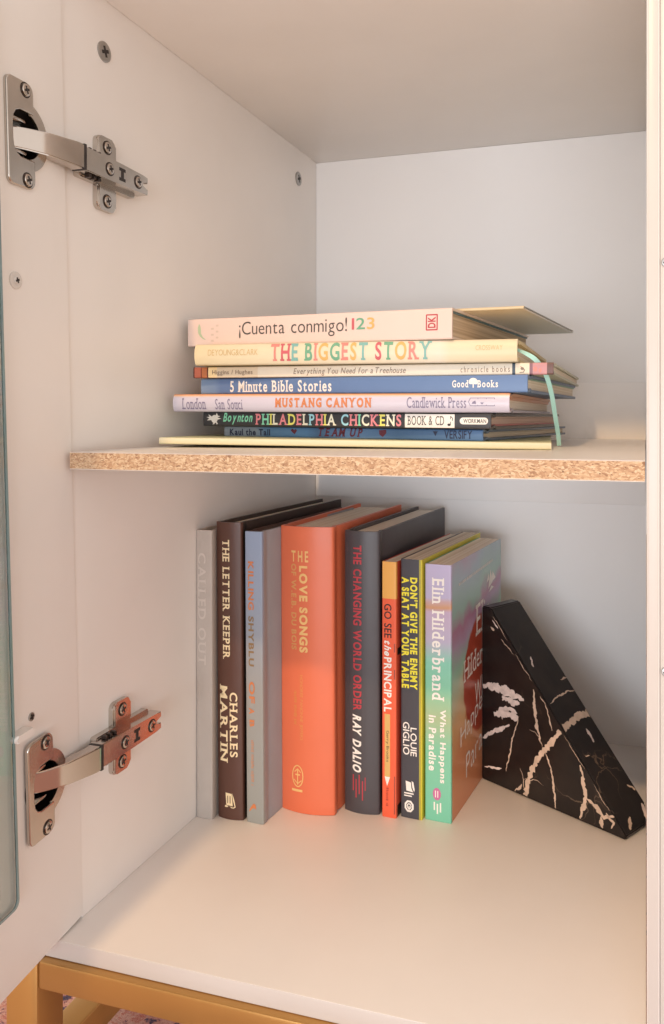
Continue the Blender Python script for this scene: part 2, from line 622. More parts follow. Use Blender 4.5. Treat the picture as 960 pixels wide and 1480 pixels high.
bm = box_bm((XR, YF, ZB - 0.0103), (0.0060, 0.7605, 0.275), 0.0011, 3)
face_slot(bm, 1, -1, 1)
cab_part('divider_panel', bm, [M['melamine'], M['edge_band']], 30)
cab_part('divider_panel', box_bm((0.0061, YF + 0.0012, ZB - 0.0103), (0.0223, 0.7605, 0.275), 0.0008), M['edge_band'], 30)

# base frame of square tube
cab_part('leg', box_bm((-0.3520, 0.3750, -0.4118), (-0.3300, 0.3970, -0.3082), 0.0015), M['gold_frame'], 40)
cab_part('leg', box_bm((-0.3520, 0.7360, -0.4118), (-0.3300, 0.7580, -0.3082), 0.0015), M['gold_frame'], 40)
cab_part('front_rail', box_bm((-0.3298, 0.3756, -0.3243), (0.0230, 0.3964, -0.3083), 0.0015), M['gold_frame'], 40)
cab_part('side_rail', box_bm((-0.3480, 0.3972, -0.3880), (-0.3290, 0.7358, -0.3690), 0.0015), M['gold_frame'], 40)
cab_part('back_rail', box_bm((-0.3298, 0.7364, -0.3243), (0.0230, 0.7576, -0.3083), 0.0015), M['gold_frame'], 40)

def screw_bm(r, h, arm=0.62, wid=0.2, dome=0.35, slots=(0, 1)):
    """cross-head screw, axis +z, recess faces in material slot 1"""
    bm = bmesh.new()
    n = 24
    rings = []
    for rr, zz in ((r, 0), (r, h * (1 - dome)), (r * 0.86, h * 0.97), (r * 0.70, h)):
        rings.append([bm.verts.new((rr * math.cos(2 * math.pi * i / n), rr * math.sin(2 * math.pi * i / n), zz)) for i in range(n)])
    for a, b in zip(rings, rings[1:]):
        for i in range(n):
            bm.faces.new((a[i], a[(i + 1) % n], b[(i + 1) % n], b[i]))
    bm.faces.new(rings[-1])
    a, w = r * arm, r * wid
    pts = [(w, a), (-w, a), (-w, w), (-a, w), (-a, -w), (-w, -w), (-w, -a), (w, -a), (w, -w), (a, -w), (a, w), (w, w)]
    c, s = math.cos(0.35), math.sin(0.35)
    f = bm.faces.new([bm.verts.new((x * c - y * s, x * s + y * c, h + 0.00006)) for x, y in pts])
    f.material_index = 1
    return bm

def wall_matrix(y, z, x=XW):
    return Matrix.Translation((x, y, z)) @ SWAP

for (y, z, r) in ((0.4215, 0.2258, 0.0062), (0.7110, 0.2297, 0.0066)):
    bm = bmesh.new()
    merge(bm, screw_bm(r, 0.0012, 0.55, 0.17), wall_matrix(y, z))
    o = cab_part('screw', bm, [M['zinc'], M['recess']], 40)
    # keep the recess colour: merge() carries material slots over

for z in (0.0700, -0.1150):
    bm = bmesh.new()
    merge(bm, screw_bm(0.0022, 0.001, 0.6, 0.2), Matrix.Translation((0.0088, YF + 0.0014, z)) @ Matrix.Rotation(R(90), 4, 'X'))
    cab_part('screw', bm, [M['zinc'], M['recess']], 40)

# ---- door: hangs on the left edge, opened past the frame, leaning a little
PSI, PHI = 5.0, 2.3
DOOR_ROT = Matrix.Rotation(R(PSI), 4, 'Z') @ Matrix.Rotation(R(PHI), 4, 'X')
DOOR_M = Matrix.Translation((-0.3209, 0.4022, -0.2960)) @ DOOR_ROT
DW, DH = 0.300, 0.552
outer = round_rect(-DW, 0, 0, DH, 0.0003)
inner = round_rect(-DW + 0.058, 0.0530, -0.0705, DH - 0.053, 0.005)
bm = bmesh.new()
merge(bm, ring_bm(outer, inner, -0.016, 0), SWAP)
door = cab_part('door', bm, M['melamine'])
door.data.transform(cabinet.matrix_world)
door.matrix_local = CAB_INV @ DOOR_M

HINGES = [(0.4245, 0.1493), (0.4395, -0.2015)]
CUP_S = -0.0770
HOLE_S = -0.0730
def hinge_to_door(y0, z0):
    """centre of the cup hole in the door's own frame"""
    p = DOOR_M.inverted() @ Vector((XW + 0.006, y0 + HOLE_S, z0))
    return p
for (y0, z0) in HINGES:
    p = hinge_to_door(y0, z0)
    cb = bmesh.new()
    bmesh.ops.create_cone(cb, cap_ends=True, segments=48, radius1=0.0158, radius2=0.0158, depth=0.024)
    cm = bpy.data.meshes.new('cutter')
    cb.to_mesh(cm)
    cb.free()
    co_ = bpy.data.objects.new('cutter', cm)
    COL.objects.link(co_)
    co_.matrix_world = DOOR_M @ Matrix.Translation((0, p.y, p.z)) @ Matrix.Rotation(R(90), 4, 'Y')
    md = door.modifiers.new('cup_hole', 'BOOLEAN')
    md.object = co_
    md.operation = 'DIFFERENCE'
    md.solver = 'EXACT'
    bpy.context.view_layer.update()
    dg = bpy.context.evaluated_depsgraph_get()
    nm = bpy.data.meshes.new_from_object(door.evaluated_get(dg))
    door.modifiers.clear()
    door.data = nm
    bpy.data.objects.remove(co_)
    bpy.data.meshes.remove(cm)
door.data.name = 'door'

# glass laid on the inner face of the door, its cut edge showing teal
bm = bmesh.new()
merge(bm, prism_bm(round_rect(-DW + 0.049, 0.0445, -0.0600, DH - 0.0445, 0.004, 4), 0.0003, 0.0043, 0.0005, 1), SWAP)
bm.normal_update()
for f in bm.faces:
    if abs(f.normal.x) < 0.5:
        f.material_index = 1
pane = mesh_obj('glass_pane', bm, [M['glass'], M['glass_edge']], door)
bm = bmesh.new()
merge(bm, ring_bm(round_rect(-DW + 0.0492, 0.0447, -0.0602, DH - 0.0447, 0.004, 4), round_rect(-DW + 0.0505, 0.0460, -0.0615, DH - 0.0460, 0.004, 4), 0.0044, 0.0047), SWAP)
mesh_obj('glass_rim', bm, M['glass_edge'], door)
bm = bmesh.new()
merge(bm, prism_bm(round_rect(-DW + 0.0583, 0.0533, -0.0708, DH - 0.0533, 0.004), -0.0120, -0.0085), SWAP)
mesh_obj('door_panel', bm, M['door_panel'], door)

def on_door(y, z, x=XW + 0.004):
    """point of the door's inner face straight behind a point seen near the wall plane"""
    o, d = DOOR_M.inverted() @ Vector((0, 0, 0)), DOOR_M.inverted() @ Vector((x, y, z))
    t = (0 - o.x) / (d.x - o.x)
    return o + (d - o) * t
for (y, z, r, wash) in ((0.3487, 0.0727, 0.0020, 0.0046), (0.3603, -0.1634, 0.0023, 0)):
    p = on_door(y, z, XW)
    bm = bmesh.new()
    if wash:
        merge(bm, screw_bm(wash, 0.0009), Matrix.Translation((0, p.y, p.z)) @ SWAP, 2)
    merge(bm, screw_bm(r, 0.0007, 0.75, 0.28), Matrix.Translation((0.0009 if wash else 0, p.y, p.z)) @ SWAP)
    mesh_obj('screw', bm, [M['washer'] if wash else M['zinc'], M['recess'], M['washer']], door, 40)
p = on_door(0.3480, -0.1690, XW)
bm = bmesh.new()
merge(bm, prism_bm(round_rect(p.y - 0.0060, p.z - 0.0021, p.y + 0.0085, p.z + 0.0019, 0.0018), 0.0001, 0.0062, 0.0008, 2), SWAP)
mesh_obj('glass_clip', bm, M['clip'], door, 40)

# ---- hinges: origin on the wall at the middle of the mounting plate; x out of the wall, y along it, z up; millimetres
MM = Matrix.Scale(0.001, 4)
FL = MM @ Matrix.Translation((0, CUP_S * 1000, 0)) @ DOOR_ROT @ Matrix.Translation((0, -CUP_S * 1000, 0))
FACE = ((DOOR_M @ Vector((0, -0.03, 0.45))).x - XW) * 1000      # door face height over the wall at the cup

def build_hinge():
    root = bpy.data.objects.new('hinge', None)
    root.empty_display_size = 0.02
    COL.objects.link(root)
    # flange with the cup mouth
    def flange_outline(n_each=40):
        raw = round_rect(-90.2, -28, -69.0, 28, [5, 4, 4, 5], 6)
        # bulge to the right around the cup
        return raw
    out = flange_outline()
    cx, cy = -77.0, 0
    up = sorted([p_ for p_ in out if p_[1] > 0], key=lambda q: math.atan2(q[1], q[0] - cx))
    dn = sorted([p_ for p_ in out if p_[1] < 0], key=lambda q: math.atan2(q[1], q[0] - cx))
    notch = [(-69.0, -12.2), (-80.0, -12.2), (-83.2, -10.8), (-85.0, -8.0), (-85.6, -4.0), (-85.6, 4.0), (-85.0, 8.0), (-83.2, 10.8), (-80.0, 12.2), (-69.0, 12.2)]
    loop = notch + up + dn       # counter-clockwise: up the notch, over the top, down the left side and along the bottom
    bm = bmesh.new()
    rb = prism_bm(loop, 0.2, 2.6)
    merge(bm, rb, FL @ Matrix.Translation((FACE, 0, 0)) @ SWAP)
    flange = mesh_obj('cup_flange', bm, M['nickel'], root, 35)
    bv = flange.modifiers.new('rounded_edges', 'BEVEL')
    bv.width = 0.0007
    bv.segments = 3
    bv.limit_method = 'ANGLE'
    bv.angle_limit = R(50)
    # cup: rim lying on the door right of the flange, and a deep dark bowl
    cir = lambda r, n=64: [(cx + 4.0 + r * math.cos(2 * math.pi * i / n), r * math.sin(2 * math.pi * i / n)) for i in range(n)]
    arc = lambda r, a0, a1, n=28: [(cx + 1.5 + r * math.cos(R(a0 + (a1 - a0) * i / n)), r * math.sin(R(a0 + (a1 - a0) * i / n))) for i in range(n + 1)]
    bm = bmesh.new()
    merge(bm, prism_bm(arc(18.6, -72, 72) + arc(12.4, 72, -72), 0.05, 1.9, 0.5, 2), FL @ Matrix.Translation((FACE, 0, 0)) @ SWAP)
    cup = mesh_obj('cup_rim', bm, M['nickel'], root, 35)
    bm = bmesh.new()
    merge(bm, ring_bm(cir(15.7), cir(15.0), -11.5, 0.04), FL @ Matrix.Translation((FACE, 0, 0)) @ SWAP)
    merge(bm, prism_bm(cir(15.7), -12.2, -11.5), FL @ Matrix.Translation((FACE, 0, 0)) @ SWAP)
    mesh_obj('cup_bowl', bm, M['steel_dark'], root, 35)
    # knuckle inside the cup
    bm = bmesh.new()
    merge(bm, box_bm((FACE - 11, -84, -6.4), (FACE - 6.0, -71, 6.4), 1.4, 3), FL)
    mesh_obj('knuckle', bm, M['steel_dark'], root, 35)
    bm = bmesh.new()
    merge(bm, box_bm((FACE - 9, -85, 7.6), (FACE - 1.0, -71, 9.4), 0.5, 2), FL)
    merge(bm, box_bm((FACE - 9, -85, -9.4), (FACE - 1.0, -71, -7.6), 0.5, 2), FL)
    mesh_obj('knuckle_cheek', bm, M['nickel'], root, 35)
    # arm rising out of the cup to the bend
    def loft(sections):
        b = bmesh.new()
        rows = []
        for (s, n_top, n_bot, hw) in sections:
            rows.append([b.verts.new(c) for c in ((n_bot, s, -hw), (n_top, s, -hw), (n_top, s, hw), (n_bot, s, hw))])
        for a, c in zip(rows, rows[1:]):
            for i in range(4):
                b.faces.new((a[i], a[(i + 1) % 4], c[(i + 1) % 4], c[i]))
        b.faces.new(rows[0][::-1])
        b.faces.new(rows[-1])
        bmesh.ops.bevel(b, geom=b.edges[:], offset=0.7, segments=2, affect='EDGES')
        return b
    bm = bmesh.new()
    merge(bm, loft([(-78.0, -2.0, -8.0, 5.6), (-70, 3.5, -3.5, 5.9), (-60, 8.8, 1.0, 6.3), (-42, 13.0, 5.2, 7.1), (-36.6, 13.2, 4.2, 7.2)]), MM)
    mesh_obj('arm', bm, M['nickel_bright'], root, 35)
    # long channel body clipped on the mounting plate
    bm = bmesh.new()
    pts = [(-35.4, -7.0), (-4, -6.6), (20, -5.9), (26, -5.6), (26, -1.9), (19.5, -1.5), (19.5, 1.5), (26, 1.9), (26, 5.6), (20, 5.9), (-4, 6.6), (-35.4, 7.0)]
    merge(bm, prism_bm(pts, 3.2, 12.0, 0.7, 2), MM @ SWAP)
    body = mesh_obj('arm_body', bm, M['nickel'], root, 35)
    bm = bmesh.new()
    merge(bm, box_bm((4.6, -37.5, -7.35), (13.35, -35.5, 7.35)), MM)
    mesh_obj('arm_gap', bm, M['recess'], root)
    bm = bmesh.new()
    slot = [(-4.0, -4.0), (2.2, -4.0), (2.2, -2.0), (0.5, -2.0), (0.5, 2.0), (2.2, 2.0), (2.2, 4.0), (-4.0, 4.0), (-4.0, 2.0), (-2.3, 2.0), (-2.3, -2.0), (-4.0, -2.0)]
    merge(bm, prism_bm(slot, 12.02, 12.06), MM @ SWAP)
    mesh_obj('slot', bm, M['recess'], root)
    # mounting plate: base strip with two screw wings
    bm = bmesh.new()
    merge(bm, prism_bm(round_rect(-31, -8.2, 22, 8.2, 1.5, 3), 0.05, 5.0, 0.8, 2), MM @ SWAP)
    for sgn in (1, -1):
        y0, y1 = sorted((sgn * 8.0, sgn * 22.6))
        rr = [4, 4, 0.8, 0.8] if sgn > 0 else [0.8, 0.8, 4, 4]
        merge(bm, prism_bm(round_rect(-13.5, y0, 4.5, y1, rr, 5), 0.05, 3.4, 0.8, 3), MM @ SWAP)
        merge(bm, prism_bm(round_rect(-13.0, min(sgn * 8.2, sgn * 21), -11.2, max(sgn * 8.2, sgn * 21), 0.6, 3), 3.4, 4.6, 0.4, 2), MM @ SWAP)
    mesh_obj('mounting_plate', bm, M['nickel'], root, 35)
    # raised ticks under the arm
    bm = bmesh.new()
    for k in range(3):
        merge(bm, box_bm((5.6, -28 + k * 4.2, -8.8), (9.4, -25.8 + k * 4.2, -6.9), 0.3, 1), MM)
        merge(bm, box_bm((5.6, -28 + k * 4.2, 6.9), (9.4, -25.8 + k * 4.2, 8.8), 0.3, 1), MM)
    mesh_obj('tick_marks', bm, M['steel_dark'], root)
    def put_screw(s, t, n, r, M4=MM, h=1.1):
        b = bmesh.new()
        merge(b, screw_bm(r, h, 0.66, 0.2), M4 @ Matrix.Translation((n, s, t)) @ SWAP)
        mesh_obj('screw', b, [M['nickel_bright'], M['recess']], root, 40)
        b = bmesh.new()
        merge(b, ring_bm([(s + (r + 0.9) * math.cos(a * math.pi / 12), t + (r + 0.9) * math.sin(a * math.pi / 12)) for a in range(24)],
                         [(s + (r + 0.15) * math.cos(a * math.pi / 12), t + (r + 0.15) * math.sin(a * math.pi / 12)) for a in range(24)], n + 0.01, n + 0.14), M4 @ SWAP)
        mesh_obj('screw_seat', b, M['steel_dark'], root)
    put_screw(-75.6, 23.6, FACE + 2.6, 3.2, FL)
    put_screw(-75.6, -23.6, FACE + 2.6, 3.2, FL)
    put_screw(-4.0, 16.5, 3.4, 3.4)
    put_screw(-4.0, -16.5, 3.4, 3.4)
    put_screw(-13.0, 0, 12.0, 3.2)
    put_screw(15.0, 0, 12.0, 3.3)
    return root

hinge0 = build_hinge()
hinge0.parent = cabinet
hinge0.matrix_local = CAB_INV @ Matrix.Translation((XW, *HINGES[0]))
h2 = hinge0.copy()
COL.objects.link(h2)
h2.parent = cabinet
h2.matrix_local = CAB_INV @ Matrix.Translation((XW, *HINGES[1]))
h2['label'] = 'lower nickel hinge near the bottom of the open door'
hinge0['label'] = 'upper nickel hinge near the top of the open door'
for ch in list(hinge0.children):
    c = ch.copy()
    COL.objects.link(c)
    c.parent = h2

# ------------------------------------------------------------------ loose shelf with a raw chipboard front edge
ZS = -0.01995
shelf = thing('shelf_board', 'loose white shelf with raw chipboard front edge under the flat book stack', 'shelf', Matrix.Translation((-0.158, 0.56, ZS - 0.0098)))
def shelf_part(name, lo, hi, m, bev=0.0):
    o = mesh_obj(name, box_bm(lo, hi, bev, 1), m, None)
    o.data.transform(shelf.matrix_world.inverted())
    o.parent = shelf
    return o
shelf_part('chipboard_core', (-0.3159, 0.3849, ZS - 0.00945), (-0.0004, 0.7524, ZS - 0.00045), M['chip'])
for z_ in (ZS - 0.00045, ZS - 0.0099):
    bm = box_bm((-0.3159, 0.3848, z_), (-0.0004, 0.7524, z_ + 0.00045))
    face_slot(bm, 1, -1, 1)
    face_slot(bm, 0, -1, 1)
    o = mesh_obj('laminate_sheet', bm, [M['melamine'], M['laminate_edge']])
    o.data.transform(shelf.matrix_world.inverted())
    o.parent = shelf

# ------------------------------------------------------------------ books
ALB = 1.02
def alb(c, k=ALB):
    v = lin(c)
    return tuple(min(0.88, x * k) for x in v[:3]) + (1.0,)

def cloth(name, c, rough=0.62, bump=0.35):
    return plain(name, alb(c), rough, var=0.07, scale=70, bump=bump, bscale=1600, spec=0.35)

def jacket(name, c, rough=0.34, var=0.05):
    return plain(name, alb(c), rough, var=var, scale=30, bump=0.22, bscale=70, spec=0.5)

def spine_y(s, T, b, r=0.0008):
    u = 2 * s / T - 1
    y = -b * (1 - u * u)
    e = min(s, T - s)
    if e < r:
        y += r - math.sqrt(max(0, r * r - (r - e) ** 2))
    return y

class Book:
    pass

def build_book(name, label, group, matrix, T, D, H, mats, hard=True, bulge=0.0, board=0.0024, over=0.003, pages=None, endpaper=None, groove=0.0009, flap=None):
    """x = thickness (back board at 0, front board at T), y = depth behind the spine, z = from foot to head"""
    bk = Book()
    bk.T, bk.D, bk.H, bk.b, bk.over = T, D, H, bulge, over
    bk.root = thing(name, label, 'book', matrix, group)
    ns = 18
    t = board
    outer = [(0, D), (0, D * 0.5), (0, 0.013)]
    if hard and groove:
        outer += [(groove * 0.7, 0.0105), (groove, 0.0085), (groove * 0.6, 0.0062), (0, 0.0042)]
    outer += [(0, 0.0025)]
    spine_i0 = len(outer)
    for i in range(ns + 1):
        f = 0.5 - 0.5 * math.cos(math.pi * i / ns)
        s = T * f
        outer.append((s, spine_y(s, T, bulge)))
    spine_i1 = len(outer) - 1
    tail = outer[:spine_i0]
    outer += [(T - s, y) for s, y in tail[::-1]]
    inner = []
    for k, (s, y) in enumerate(outer):
        if spine_i0 <= k <= spine_i1:
            ss = min(max(s, t), T - t)
            inner.append((ss, y + t))
        else:
            inner.append((s + t if s < T / 2 else s - t, max(y, t * 1.05)))
    bm = bmesh.new()
    n = len(outer)
    V = [[bm.verts.new((s, y, z)) for (s, y) in prof] for prof, z in ((outer, 0), (outer, H), (inner, 0), (inner, H))]
    def q(a, b, c, d, mi):
        try:
            bm.faces.new((a, b, c, d)).material_index = mi
        except ValueError:
            pass
    for i in range(n - 1):
        mi = 0 if spine_i0 - 1 <= i <= spine_i1 else (2 if i < spine_i0 else 1)
        mi = min(mi, len(mats) - 1)
        q(V[0][i], V[0][i + 1], V[1][i + 1], V[1][i], mi)
        q(V[2][i], V[3][i], V[3][i + 1], V[2][i + 1], mi)
        q(V[1][i], V[1][i + 1], V[3][i + 1], V[3][i], mi)
        q(V[0][i], V[2][i], V[2][i + 1], V[0][i + 1], mi)
    for i in (0, n - 1):
        q(V[0][i], V[1][i], V[3][i], V[2][i], min(1 if i else 2, len(mats) - 1))
    bmesh.ops.remove_doubles(bm, verts=bm.verts, dist=1e-6)
    bk.cover = mesh_obj('cover', bm, mats, bk.root, 38)
    # pages
    g = 0.0002
    pts = [(t + g, D - over), (t + g, t + 0.0008)]
    for i in range(1, 12):
        s = t + g + (T - 2 * t - 2 * g) * i / 12
        pts.append((s, spine_y(s, T, bulge) + t + 0.0004 + (0.0006 if hard else 0)))
    pts += [(T - t - g, t + 0.0008), (T - t - g, D - over)]
    bm = prism_bm(pts[::-1], over, H - over)
    bk.pages = mesh_obj('page_block', bm, pages or M['paper_x'], bk.root, 30)
    if endpaper:
        m, th, side = endpaper
        x0, x1 = (T - t - th, T - t - 0.0001) if side > 0 else (t + 0.0001, t + th)
        mesh_obj('endpaper', box_bm((x0, t + 0.0022, over * 0.45), (x1, D - over * 0.45, H - over * 0.45)), m, bk.root)
    return bk

def skin(bk, p, s, lift):
    """point on the spine: p mm from the head, s mm across"""
    s *= 0.001
    return Vector((s, spine_y(s, bk.T, bk.b) - lift, bk.H - p * 0.001))

def spine_text(bk, rows, pscale=1.0, lift=0.00022):
    for (name, string, style, color, p0, p1, s0, s1) in rows:
        p0, p1 = p0 * pscale, p1 * pscale
        cols = MULTI.get(color, [color])
        bm, (x0, x1, y0, y1) = text_bm(string, style, len(cols))
        for v in bm.verts:
            fx, fy = (v.co.x - x0) / (x1 - x0), (v.co.y - y0) / (y1 - y0)
            v.co = skin(bk, p0 + fx * (p1 - p0), s0 + fy * (s1 - s0), lift + v.co.z * 0.002)
        mesh_obj(name + '_lettering' if 'letter' not in name else name, bm, [INK[c] for c in cols], bk.root)

def fine_print(bk, name, p0, p1, s0, s1, ink, words=4):
    """a line of print too small to read: short uneven strokes"""
    polys, p = [], p0
    k = 0
    while p < p1 - 0.6:
        w = rng.uniform(0.5, 1.3)
        a_, b_ = s0 + rng.uniform(0, 0.25) * (s1 - s0), s1 - rng.uniform(0, 0.25) * (s1 - s0)
        polys.append([(p, a_), (min(p + w, p1), a_), (min(p + w, p1), b_), (p, b_)])
        p += w + rng.uniform(0.35, 0.6)
        k += 1
        if k % 7 == 0:
            p += 1.4
    return mark(bk, name, polys, ink, 0.0002)

def upright_text(bk, name, string, style, color, p0, p1, s0, s1, lift=0.0003, turn=False):
    """lettering across a standing spine (reads with the book upright)"""
    bm, (x0, x1, y0, y1) = text_bm(string, style)
    for f in range(1, 24):
        bmesh.ops.bisect_plane(bm, geom=bm.verts[:] + bm.edges[:] + bm.faces[:], plane_co=(x0 + (x1 - x0) * f / 24, 0, 0), plane_no=(1, 0, 0))
    for v in bm.verts:
        fx, fy = (v.co.x - x0) / (x1 - x0), (v.co.y - y0) / (y1 - y0)
        v.co = skin(bk, p1 + fy * (p0 - p1), s0 + fx * (s1 - s0), lift)
    mesh_obj(name, bm, INK[color], bk.root)

def mark(bk, name, polys, mat, lift=0.0002, grid=0):
    """flat printed shapes on the spine, each a list of (p, s) in mm"""
    bm = bmesh.new()
    for pts in polys:
        bm.faces.new([bm.verts.new(skin(bk, p, s, lift)) for p, s in pts])
    return mesh_obj(name, bm, mat if not isinstance(mat, str) else INK[mat], bk.root)

def rect(p0, p1, s0, s1, n=1):
    """strip split into n pieces across the spine so that it follows its curve"""
    out = []
    for i in range(n):
        a, b = s0 + (s1 - s0) * i / n, s0 + (s1 - s0) * (i + 1) / n
        out.append([(p0, a), (p1, a), (p1, b), (p0, b)])
    return out

def disc(p, s, rp, rs, n=14):
    return [(p + rp * math.cos(2 * math.pi * i / n), s + rs * math.sin(2 * math.pi * i / n)) for i in range(n)]

def annulus(p, s, rp, rs, w, n=20, a0=0, a1=360):
    out = []
    for i in range(n):
        a, b = R(a0 + (a1 - a0) * i / n), R(a0 + (a1 - a0) * (i + 1) / n)
        out.append([(p + rp * math.cos(a), s + rs * math.sin(a)), (p + rp * math.cos(b), s + rs * math.sin(b)),
                    (p + (rp - w) * math.cos(b), s + (rs - w) * math.sin(b)), (p + (rp - w) * math.cos(a), s + (rs - w) * math.sin(a))])
    return out

def stroke(pts, w):
    out = []
    for (a, b) in zip(pts, pts[1:]):
        d = Vector((b[0] - a[0], b[1] - a[1])).normalized() * w / 2
        nrm = (-d.y, d.x)
        out.append([(a[0] + nrm[0] - d.x * .3, a[1] + nrm[1] - d.y * .3), (a[0] - nrm[0] - d.x * .3, a[1] - nrm[1] - d.y * .3),
                    (b[0] - nrm[0] + d.x * .3, b[1] - nrm[1] + d.y * .3), (b[0] + nrm[0] + d.x * .3, b[1] + nrm[1] + d.y * .3)])
    return out

M['paper_x'] = paper('cream_pages', '#f6eee2', 'X', tint='#ddcfba')
M['paper_white'] = paper('white_pages', '#eee6da', 'X', tint='#e4dccf')
M['paper_old'] = paper('grey_pages', '#ece2d2', 'X', tint='#c9b9a3')

def frame(origin, s, d, h):
    m = Matrix.Identity(4)
    for i, a in enumerate((s, d, h)):
        for r_ in range(3):
            m[r_][i] = a[r_]
    for r_ in range(3):
        m[r_][3] = origin[r_]
    return m

def standing(x, y, theta, lean):
    """matrix of a book standing on the bottom panel; lean tips its head to the left"""
    t, l = R(theta), R(lean)
    d = Vector((math.sin(t), math.cos(t), 0))
    h = Vector((-math.sin(l) * math.cos(t), math.sin(l) * math.sin(t), math.cos(l)))
    return frame((x, y, ZB + 0.0001), d.cross(h), d, h)

def lying(x, y, z, theta, tilt):
    """matrix of a book lying flat, head to the left; tilt raises the head"""
    t, l = R(theta), R(tilt)
    d = Vector((math.sin(t), math.cos(t), 0))
    h = Vector((-math.cos(t) * math.cos(l), math.sin(t) * math.cos(l), math.sin(l)))
    return frame((x, y, z), d.cross(h), d, h)

